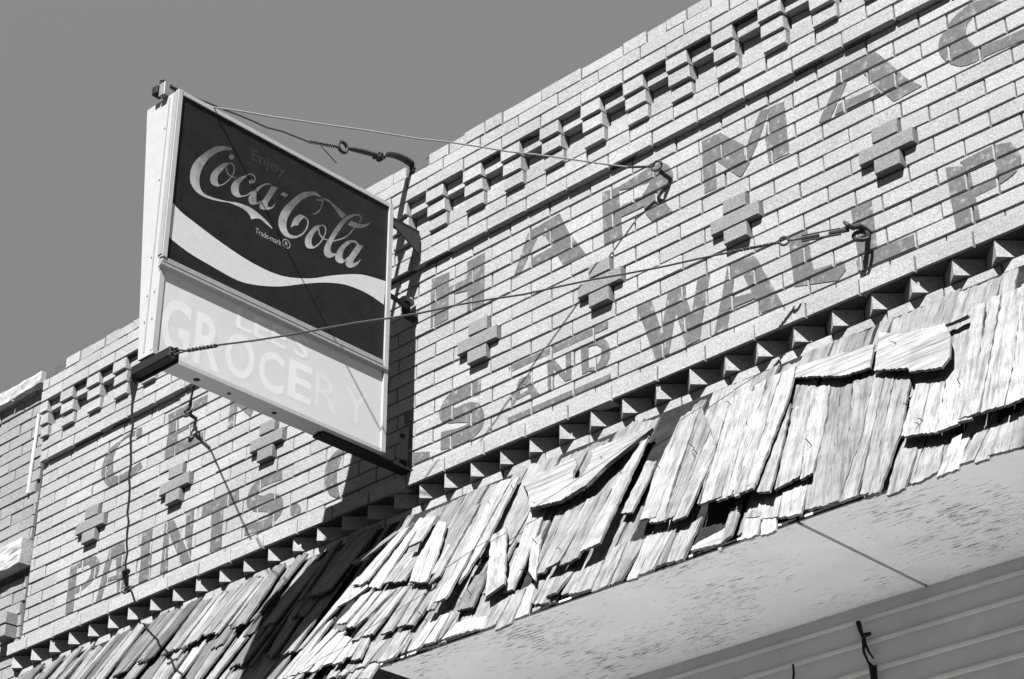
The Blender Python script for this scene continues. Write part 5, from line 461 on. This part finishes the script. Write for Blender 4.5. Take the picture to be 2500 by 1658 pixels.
# steel spreader bar under the outer corner, block on top, arms to the wall
bar = thing('spreader_bar', 'black steel spreader bar under the outer bottom corner of the sign', 'bar', P(-5.4, -20.4, -15.6))
meshobj('bar', *bevbox(-7.2, -3.75, -20.75, -20.15, -15.6, -14.98, .06), M_BLACK, bar)
meshobj('bar_flange', *bevbox(-7.25, -3.85, -20.15, -20.0, -15.75, -14.95, .05), M_BLACK, bar)
for a in ((-3.72, -20.3, -15.15), (-3.72, -20.55, -15.5), (-7.2, -20.5, -15.7)): meshobj('bolt', *ring(a, .16, .05, (0, 1, 0), (0, 0, 1)), M_IRON, bar)
blk = thing('anchor_block', 'small dark steel block with a ring on the outer top corner of the sign', 'block', P(-7.5, -20.9, 2.8))
meshobj('block', *bevbox(-7.25, -6.75, -21.3, -20.7, 2.95, 3.55, .05), M_BLACK, blk)
meshobj('block_plate', *bevbox(-6.73, -6.2, -21.15, -20.75, 2.67, 3.6, .03), M_GALV, blk)
meshobj('ring', *ring((-6.7, -20.9, 3.75), .22, .08, (0, 1, 0), (0, 0, 1)), M_IRON, blk)
arm = thing('lower_bracket', 'dark steel arm and wall plate holding the inner bottom corner of the sign', 'bracket', P(-6.5, -2, -14.5))
meshobj('arm', *boxvf(-6.5, -5.6, -8.2, -.12, -15.06, -14.92), M_BLACK, arm)
meshobj('wall_plate', *bevbox(-7.75, -7.0, -.16, .02, -14.0, -11.2, .04), M_GALV, arm)
meshobj('wall_plate', *boxvf(-7.15, -7.0, -.35, -.15, -14.92, -13.6), M_BLACK, arm)
for z in (-11.75, -13.5): meshobj('bolt', *tube([(-7.4, -.36, z), (-7.4, -.15, z)], .14, 8), M_IRON, arm)
arm2 = thing('upper_bracket', 'dark steel arm from the dentil course to the inner top corner of the sign', 'bracket', P(-6.5, -2, 2.3))
meshobj('arm', *bevbox(-6.55, -6.0, -3.7, -.5, 2.1, 2.55, .04), M_BLACK, arm2)
meshobj('gusset', *([(-6.0,-3.6,2.2),(-6.0,-.6,2.2),(-6.0,-.6,.7),(-5.9,-3.6,2.2),(-5.9,-.6,2.2),(-5.9,-.6,.7)], [(0,1,2),(5,4,3),(0,3,4,1),(1,4,5,2),(2,5,3,0)]), M_IRON, arm2)
wh = thing('conduit_elbow', 'small electrical elbow with a round cap between the sign and the wall', 'conduit', P(-6.6, -.8, -3.4))
V, F = [], []
dome = []
for i in range(5):
    a = i/4*math.pi/2
    for k in range(12): t_ = 2*math.pi*k/12; V.append((-6.75+.55*math.cos(a)*math.cos(t_), -.85+.55*math.cos(a)*math.sin(t_), -2.75+.5*math.sin(a)))
for i in range(4):
    for k in range(12): j = (k+1) % 12; F.append((i*12+k, i*12+j, (i+1)*12+j, (i+1)*12+k))
F.append(tuple(range(12))[::-1])
meshobj('cap', V, F, M_GALV, wh, smooth=True)
meshobj('pipe', *tube([(-6.7, -.1, -3.6), (-6.75, -.7, -3.55), (-6.75, -.85, -3.3), (-6.75, -.85, -2.75)], .3, 10), M_BLACK, wh)
meshobj('pipe', *tube([(-6.5, -1.0, -3.2), (-6.2, -2.0, -3.3), (-6.0, -3.8, -3.25)], .16, 8), M_IRON, wh)

# ------------------------------------------------------------------ guy wires, eyes and turnbuckles
TW = .055
g = thing('guy_wire', 'guy wire with turnbuckle and bent strap running against the sky to the parapet', 'wire', P(-6.6, -10, 6), 'guy wires of the sign')
A_, B_ = (-6.6, -20.75, 3.75), (-6.49, -9.9, 5.1)
meshobj('wire', *tube(sag(A_, B_, 10, .15, .06), TW), M_WIRE, g)
meshobj('twisted_wire', *twist(A_, (-6.6, -19.7, 3.72), .1, .06, 3), M_IRON, g)
meshobj('twisted_wire', *twist((-6.49, -9.9, 5.1), (-6.49, -7.3, 5.95), .09, .05, 7), M_IRON, g)
meshobj('wire_end', *tube([(-6.45, -9.0, 5.35), (-6.3, -8.7, 5.0), (-6.25, -8.3, 4.75), (-6.2, -7.7, 4.4)], .035), M_IRON, g)
meshobj('ring', *ring((-6.49, -7.0, 6.12), .38, .12, (0, 1, .25), (0, -.25, 1)), M_IRON, g)
meshobj('turnbuckle', *tube([(-6.49, -6.7, 6.2), (-6.45, -6.2, 6.35), (-6.42, -5.2, 6.62), (-6.4, -4.2, 6.85)], [.08, .17, .19, .17], 8), M_IRON, g)
meshobj('ring', *ring((-6.38, -4.0, 6.95), .25, .09, (0, .4, 1), (1, 0, 0)), M_IRON, g)
meshobj('ring', *ring((-6.38, -3.8, 6.9), .3, .1, (0, .2, 1), (1, .2, 0)), M_IRON, g)
meshobj('wire_end', *tube([(-6.5, -4.4, 6.6), (-6.3, -3.9, 6.7), (-6.35, -3.5, 6.95)], .09), M_IRON, g)
sp = [(-3.95, 7.0), (-3.2, 7.55), (-2.4, 7.85), (-1.6, 7.95), (-.95, 7.9), (-.95, 7.5), (-.96, 7.2)]
V, F = [], []
for i, (y, z) in enumerate(sp):
    wd = .27 if i < 5 else .16
    for dx in (-wd, wd):
        V += [(-6.5+dx, y, z), (-6.5+dx, y+.02, z-.14)] if i < 5 else [(-6.5+dx, y, z), (-6.5+dx, y+.1, z)]
for i in range(len(sp)-1):
    a, b_ = i*4, i*4+4; F += [(a, a+2, b_+2, b_), (a+1, b_+1, b_+3, a+3), (a, b_, b_+1, a+1), (a+2, a+3, b_+3, b_+2)]
F += [(0, 1, 3, 2), tuple(len(V)-4+i for i in (0, 2, 3, 1))]
meshobj('strap', V, F, M_IRON, g)
g = thing('guy_wire', 'long pale guy wire from the sign top to the eye bolt in letter R', 'wire', P(5, -8, 1), 'guy wires of the sign')
A_, B_ = (XS+.02, -18.3, ZT+.04), (12.6, -1.6, -1.75)
meshobj('wire', *tube(sag(A_, B_, 14, .1, .035), .05), M_GALV, g)
meshobj('twisted_wire', *twist(B_, (14.0, -1.05, -2.1), .05, .045, 6), M_IRON, g)
e = thing('eye_bolt', 'dark eye bolt with a ring through the letter R near the band course', 'eye bolt', P(14.3, 0, -2.6), 'wall anchors of the guy wires')
meshobj('ring', *ring((14.25, -1.0, -2.15), .31, .085, (1, .3, .2), (-.1, 0, 1)), M_IRON, e)
meshobj('bolt', *tube([(14.5, .1, -2.75), (14.42, -.5, -2.62), (14.33, -.85, -2.45)], .14, 8), M_IRON, e)
g = thing('guy_wire', 'dark guy wire crossing in front of the sign face to the lower wall hook', 'wire', P(10, -12, -14), 'guy wires of the sign')
A_, B_ = (-3.35, -20.5, -15.4), (21.6, -4.3, -12.6)
meshobj('wire', *tube(sag((-3.0, -20.05, -15.3), B_, 16, .25, .06), TW), M_WIRE, g)
meshobj('twisted_wire', *twist((-3.1, -20.1, -15.3), (-1.6, -19.3, -15.25), .07, .06, 4), M_IRON, g)
meshobj('wire_end', *tube([(-3.7, -20.3, -15.1), (-3.1, -20.1, -15.3)], .05), M_IRON, g)
meshobj('wire_end', *tube([(-3.7, -20.5, -15.5), (-3.1, -20.1, -15.3)], .05), M_IRON, g)
meshobj('twisted_wire', *twist(B_, (23.7, -3.1, -12.4), .045, .055, 7), M_IRON, g)
meshobj('ring', *ring((23.95, -3.0, -12.38), .24, .07, (1, .5, 0), (0, 0, 1)), M_IRON, g)
tb = lambda t_: lerp((24.2, -2.85, -12.4), (27.0, -1.55, -12.35), t_)
meshobj('turnbuckle_rod', *tube([tb(0), tb(.22)], .05), M_IRON, g)
meshobj('turnbuckle_rod', *tube([tb(.2), tb(.5)], .1), M_IRON, g)
meshobj('turnbuckle_rod', *tube([tb(.66), tb(.86)], .1), M_IRON, g)
meshobj('turnbuckle_rod', *tube([(q[0], q[1], q[2]+.17) for q in (tb(.2), tb(.3), tb(.75), tb(.86))], .04), M_IRON, g)
meshobj('turnbuckle_rod', *tube([(q[0], q[1], q[2]-.17) for q in (tb(.2), tb(.3), tb(.75), tb(.86))], .06), M_IRON, g)
meshobj('turnbuckle_rod', *tube([tb(.86), tb(1)], .12), M_IRON, g)
e = thing('wall_hook', 'thick iron hook in the letter L holding the turnbuckle of the lower guy wire', 'hook', P(27.2, 0, -12.3), 'wall anchors of the guy wires')
meshobj('hook', *tube([(27.15, .15, -11.9), (27.25, -.6, -11.95), (27.3, -1.1, -12.05), (27.2, -1.5, -12.3), (27.05, -1.75, -12.2), (26.9, -1.8, -11.95)], [.18, .17, .16, .15, .13, .09], 8), M_IRON, e)
meshobj('ring', *ring((27.25, -.9, -12.55), .4, .11, (0, .6, 1), (.6, .8, 0)), M_IRON, e)
g = thing('guy_wire', 'black wire hanging from the spreader bar down the left part of the wall', 'wire', P(-20, -10, -15), 'guy wires of the sign')
A_, B_ = (-7.15, -20.5, -15.7), (-33.4, -1.7, -13.7)
meshobj('wire', *tube(sag(A_, B_, 16, .15, .10), .075), M_WIRE, g)
meshobj('wire_end', *tube([A_, lerp(A_, B_, .04), lerp(A_, B_, .09)], [.3, .2, .08]), M_IRON, g)
meshobj('wire_end', *tube([B_, (-33.7, -1.5, -13.9), (-34.3, -.9, -14.3)], [.12, .26, .14]), M_IRON, g)
meshobj('ring', *ring((-33.45, -1.65, -13.75), .22, .09, (0, 1, 0), (1, 0, .5)), M_IRON, g)
e = thing('eye_bolt', 'small eye bolt low on the wall beside the letter A of the left word', 'eye bolt', P(-34.7, 0, -14.5), 'wall anchors of the guy wires')
meshobj('ring', *ring((-34.6, -.6, -14.45), .3, .1, (1, .3, 0), (0, .4, 1)), M_IRON, e)
meshobj('bolt', *tube([(-34.75, .1, -14.5), (-34.7, -.35, -14.48)], .12, 8), M_IRON, e)
g = thing('guy_wire', 'guy wire behind the sign running down to the eye bolt in the letter E', 'wire', P(-20, -10, 0), 'guy wires of the sign')
A_, B_ = (-8.2, -18.3, ZT), (-26.2, -2.6, -2.0)
meshobj('wire', *tube(sag(A_, B_, 10, .1), TW), M_WIRE, g)
meshobj('twisted_wire', *twist(B_, (-28.8, -1.0, -2.6), .07, .05, 7), M_IRON, g)
meshobj('ring', *ring((-28.2, -1.3, -2.4), .3, .07, (1, -.5, 0), (0, 0, 1)), M_IRON, g)
e = thing('eye_bolt', 'dark eye bolt with twisted wire in the letter E below the band course', 'eye bolt', P(-29.1, 0, -2.8), 'wall anchors of the guy wires')
meshobj('ring', *ring((-29.0, -.9, -2.7), .34, .11, (1, .3, 0), (0, .3, 1)), M_IRON, e)
meshobj('bolt', *tube([(-29.2, .1, -2.8), (-29.1, -.55, -2.75)], .14, 8), M_IRON, e)
cd = meshobj('white_cord', *tube([(-49.75, -.12, 4.75), (-49.8, -.1, 2.5), (-49.86, -.12, .3), (-49.9, -.1, -2.0)], .13, 6), M_GHOST, None)
cd['label'] = 'thin white cord down the seam between the two brick buildings'; cd['category'] = 'cord'

# ------------------------------------------------------------------ shingled canopy
SL = 1.55; NL_ = math.hypot(1, SL)
e2 = Vector((0, -1, -SL))/NL_; nr = Vector((0, -SL, 1))/NL_; PC = Vector((0, -.8, -18.1)); QE = 15.6
canopy = thing('shingled_canopy', 'sloping canopy of split weathered wood shakes with a flaking painted soffit', 'canopy', P(0, -5, -31))
def cp(x, q, h): v = PC + e2*q + nr*h; return (x, v.y, v.z)
HT = {0: (.04, .12), 1: (.10, .28), 2: (.22, .48), 3: (.34, .68), 4: (.50, .95)}
def shake(poly, layer, tone, thick=.13, name='shake', jag=.09, flip=False):
    # poly: (x, q) outline; the butt end is the side with the largest q
    qs = [q for _, q in poly]; q0, q1 = min(qs), max(qs)
    if q1-q0 < .2: return
    P2 = []; n = len(poly)
    for i in range(n):
        a, b_ = poly[i], poly[(i+1) % n]; d = math.hypot(b_[0]-a[0], b_[1]-a[1]); P2.append(a)
        flat = abs(b_[1]-a[1]) < .75*abs(b_[0]-a[0])
        k = int(d/(.13 if flat else .5))
        for j in range(1, k+1):
            t_ = j/(k+1); x, q = a[0]+(b_[0]-a[0])*t_, a[1]+(b_[1]-a[1])*t_
            if flat: q += random.uniform(-jag, jag)*(1 if (a[1]+b_[1])/2 > (q0+q1)/2 else 1.3)
            else: x += random.uniform(-.045, .045)
            P2.append((x, q))
    area = sum(P2[i-1][0]*P2[i][1]-P2[i][0]*P2[i-1][1] for i in range(len(P2)))
    if area > 0: P2.reverse()
    h0, h1 = HT[layer]; cup = random.uniform(-.06, .10); xm = sum(x for x, _ in poly)/n; wd = max(x for x, _ in poly)-min(x for x, _ in poly)
    roll = random.uniform(-.035, .035)
    def hh(x, q):
        t_ = (q-q0)/(q1-q0); return h0+(h1-h0)*t_ + roll*(x-xm) + cup*((x-xm)/(wd/2+.01))**2
    # direction of the grain
    top = [p_ for p_ in poly if p_[1] < (q0+q1)/2] or poly; bot = [p_ for p_ in poly if p_[1] >= (q0+q1)/2] or poly
    gx = sum(x for x, _ in bot)/len(bot)-sum(x for x, _ in top)/len(top); gq = sum(q for _, q in bot)/len(bot)-sum(q for _, q in top)/len(top)
    ang = math.atan2(gx, gq) if not flip else math.pi/2
    V = [cp(x, q, hh(x, q)) for x, q in P2]+[cp(x, q, hh(x, q)-thick) for x, q in P2]; m_ = len(P2)
    F = [tuple(range(m_))]+[tuple(range(m_, 2*m_))[::-1]]+[(i, m_+i, m_+(i+1) % m_, (i+1) % m_) for i in range(m_)]
    VV = [P(*v) for v in V]; org = sum(VV, Vector())/len(VV)
    ly = (e2*math.cos(ang)+Vector((1, 0, 0))*math.sin(ang)).normalized(); lz = nr; lx = ly.cross(lz)
    R3 = Matrix((lx, ly, lz)).transposed()
    me = bpy.data.meshes.new(name); me.from_pydata([R3.transposed() @ (v-org) for v in VV], [], F); me.materials.append(M_SHAKE); me.update()
    bm = bmesh.new(); bm.from_mesh(me); bmesh.ops.recalc_face_normals(bm, faces=bm.faces); bmesh.ops.triangulate(bm, faces=[f_ for f_ in bm.faces if len(f_.verts) > 4]); bm.to_mesh(me); bm.free()
    o = bpy.data.objects.new(name, me); link(o, canopy, org); o.rotation_euler = R3.to_euler()
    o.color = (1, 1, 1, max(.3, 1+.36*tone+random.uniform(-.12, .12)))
    return o
def halfplane(poly, p, d, side):
    out = []
    f_ = lambda q: side*((q[0]-p[0])*d[1]-(q[1]-p[1])*d[0])
    for i in range(len(poly)):
        a, b_ = poly[i-1], poly[i]; da, db = f_(a), f_(b_)
        if (da < 0) != (db < 0): t_ = da/(da-db); out.append((a[0]+(b_[0]-a[0])*t_, a[1]+(b_[1]-a[1])*t_))
        if db >= 0: out.append(b_)
    return out
def split_shake(poly, layer, tone):                # old shakes split along the grain
    qs = [q for _, q in poly]; qm = (min(qs)+max(qs))/2
    top = [p_ for p_ in poly if p_[1] < qm]; bot = [p_ for p_ in poly if p_[1] >= qm]
    if len(top) < 2 or len(bot) < 2: return [(poly, tone)]
    ax, ay = sum(p_[0] for p_ in top)/len(top), sum(p_[1] for p_ in top)/len(top); bx, by = sum(p_[0] for p_ in bot)/len(bot), sum(p_[1] for p_ in bot)/len(bot)
    d = (bx-ax, by-ay); ln_ = math.hypot(*d); d = (d[0]/ln_, d[1]/ln_)
    off = [((p_[0]-ax)*d[1]-(p_[1]-ay)*d[0]) for p_ in poly]; w0, w1 = min(off), max(off)
    if w1-w0 < 1.35: return [(poly, tone)]
    n = 2 if w1-w0 < 2.4 else 3; cuts = [w0]+[w0+(w1-w0)*(i/n+random.uniform(-.09, .09)) for i in range(1, n)]+[w1]; out = []
    for i in range(n):
        q = poly
        if i > 0: q = halfplane(q, (ax+d[1]*(cuts[i]+.035), ay-d[0]*(cuts[i]+.035)), (d[0]+random.uniform(-.02, .02), d[1]), 1)
        if i < n-1 and len(q) > 2: q = halfplane(q, (ax+d[1]*(cuts[i+1]-.03), ay-d[0]*(cuts[i+1]-.03)), (d[0]+random.uniform(-.02, .02), d[1]), -1)
        if len(q) > 2:
            dq = random.choice((0, 0, .1, -.25, .3)); mq = max(v[1] for v in q); q = [(x, qq+(dq if qq > mq-.8 else 0)) for x, qq in q]
            out.append((q, tone+random.uniform(-.3, .2)))
    return out
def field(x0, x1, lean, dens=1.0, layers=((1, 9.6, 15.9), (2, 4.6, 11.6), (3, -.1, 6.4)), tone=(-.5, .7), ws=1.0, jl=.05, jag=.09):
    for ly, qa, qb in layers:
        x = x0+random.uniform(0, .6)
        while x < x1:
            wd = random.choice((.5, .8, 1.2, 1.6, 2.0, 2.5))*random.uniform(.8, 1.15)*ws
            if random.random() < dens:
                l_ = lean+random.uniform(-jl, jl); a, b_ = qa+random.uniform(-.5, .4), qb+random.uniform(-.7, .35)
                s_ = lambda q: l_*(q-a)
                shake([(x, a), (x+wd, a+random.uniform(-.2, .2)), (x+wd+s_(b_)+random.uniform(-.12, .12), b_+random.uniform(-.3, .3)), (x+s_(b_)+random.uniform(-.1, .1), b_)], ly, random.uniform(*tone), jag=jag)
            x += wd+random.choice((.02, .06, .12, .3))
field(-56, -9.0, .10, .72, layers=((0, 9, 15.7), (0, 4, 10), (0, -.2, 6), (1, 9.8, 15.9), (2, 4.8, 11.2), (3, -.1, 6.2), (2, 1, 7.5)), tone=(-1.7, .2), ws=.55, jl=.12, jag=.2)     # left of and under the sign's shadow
field(38.6, 62, .1, .95)                                          # beyond the right edge
field(-8.5, 39, .10, .8, layers=((0, 8.8, 15.6), (0, -.2, 8.9)), tone=(-.9, -.2))    # worn lower layer
for ly, tn, poly, fl in SHAKES:
    for q, t_ in ([(poly, tn)] if fl else split_shake(poly, ly, tn)): shake(q, ly, t_, jag=.07, flip=bool(fl))
pk = shake(PLANK, 4, .3, .2, 'plank', .12, True); pk['label'] = 'broad horizontal plank with a dark split knot hole'
for i in range(30):
    x = random.uniform(0, 38); q = random.choice((3.2, 6.5, 9.6, 12.2))+random.uniform(-.8, .8); t_ = random.uniform(-.25, .25)
    meshobj('nail', *tube([cp(x, q, .1), cp(x+t_*.4, q+.08, .78), cp(x+t_, q+.12, .86)], .022, 5), M_NAIL, canopy)
# deck under the shakes, soffit panels, fascia
dz0, dz1 = cp(0, -.6, -.05), cp(0, QE, -.05)
meshobj('deck', [(-56, dz0[1], dz0[2]), (62, dz0[1], dz0[2]), (62, dz1[1], dz1[2]), (-56, dz1[1], dz1[2]), (-56, dz0[1]+.5, dz0[2]-.3), (62, dz0[1]+.5, dz0[2]-.3), (62, dz1[1]+.5, dz1[2]), (-56, dz1[1]+.5, dz1[2])], [(0,3,2,1),(4,5,6,7),(0,1,5,4),(1,2,6,5),(2,3,7,6),(3,0,4,7)], M_FELT, canopy)
ys, zs = -9.15, -31.3
for a, b_ in ((1.0, 27.6), (27.8, 62)):
    meshobj('soffit_panel_or_gap', *boxvf(a, b_, ys, 1.0, zs, zs+.25), M_SOFFIT, canopy)
meshobj('soffit_panel_or_gap', *boxvf(-56, .9, ys+.4, 1.0, zs+.55, zs+.8), M_FELT, canopy)  # black sheet stands in for the shade inside the bay with no soffit
meshobj('fascia_board', *boxvf(-56, 62, -8.55, -8.2, zs+.26, zs+.95), M_FELT, canopy)

# ------------------------------------------------------------------ shop front under the canopy
shop = thing('shop_front_cladding', 'grey ribbed metal cladding in the shade under the soffit', 'cladding', P(10, .8, GZ))
zt_ = zs+.0
prof = [(.80, 0), (.80, -.78)]
bands = [(-31.3, -32.15, .86), (-32.15, -33.35, .80), (-33.35, -34.75, .74), (-34.75, -36.0, .70)]
z = -36.0
while z > GZ+2: bands.append((z, z-1.35, .70)); z -= 1.35
for i, (za, zb_, y) in enumerate(bands):
    V = [(-56, y+.12, za+.06), (62, y+.12, za+.06), (62, y, zb_+.28), (-56, y, zb_+.28), (62, y-.12, zb_+.14), (-56, y-.12, zb_+.14), (62, y-.10, zb_), (-56, y-.10, zb_), (62, y+.3, zb_), (-56, y+.3, zb_)]
    o = meshobj('cladding_panel', V, [(0,3,2,1), (3,5,4,2), (5,7,6,4), (7,9,8,6)], M_SIDING, shop)
vine = thing('dangling_wires', 'tangle of black wires hanging down the cladding under the soffit', 'wires', P(24.3, .5, -33))
meshobj('wire', *tube([(24.0, .55, -32.2), (24.15, .45, -32.7), (24.3, .4, -33.1), (24.25, .4, -33.8), (24.4, .45, -34.3), (24.6, .4, -34.6), (24.6, .4, -36.5)], [.13, .11, .09, .07, .06, .12, .08]), M_BLACK, vine)
meshobj('wire', *tube([(24.75, .42, -33.0), (24.5, .3, -33.05), (24.3, .4, -33.2), (24.55, .38, -33.9), (24.75, .4, -34.25)], [.08, .12, .1, .06, .05]), M_BLACK, vine)
meshobj('wire', *tube([(24.8, .42, -34.6), (24.78, .42, -36.2)], .07), M_BLACK, vine)
meshobj('wire', *tube([(20.1, .5, -33.35), (20.15, .45, -33.8), (20.05, .45, -34.3)], .06), M_BLACK, vine)
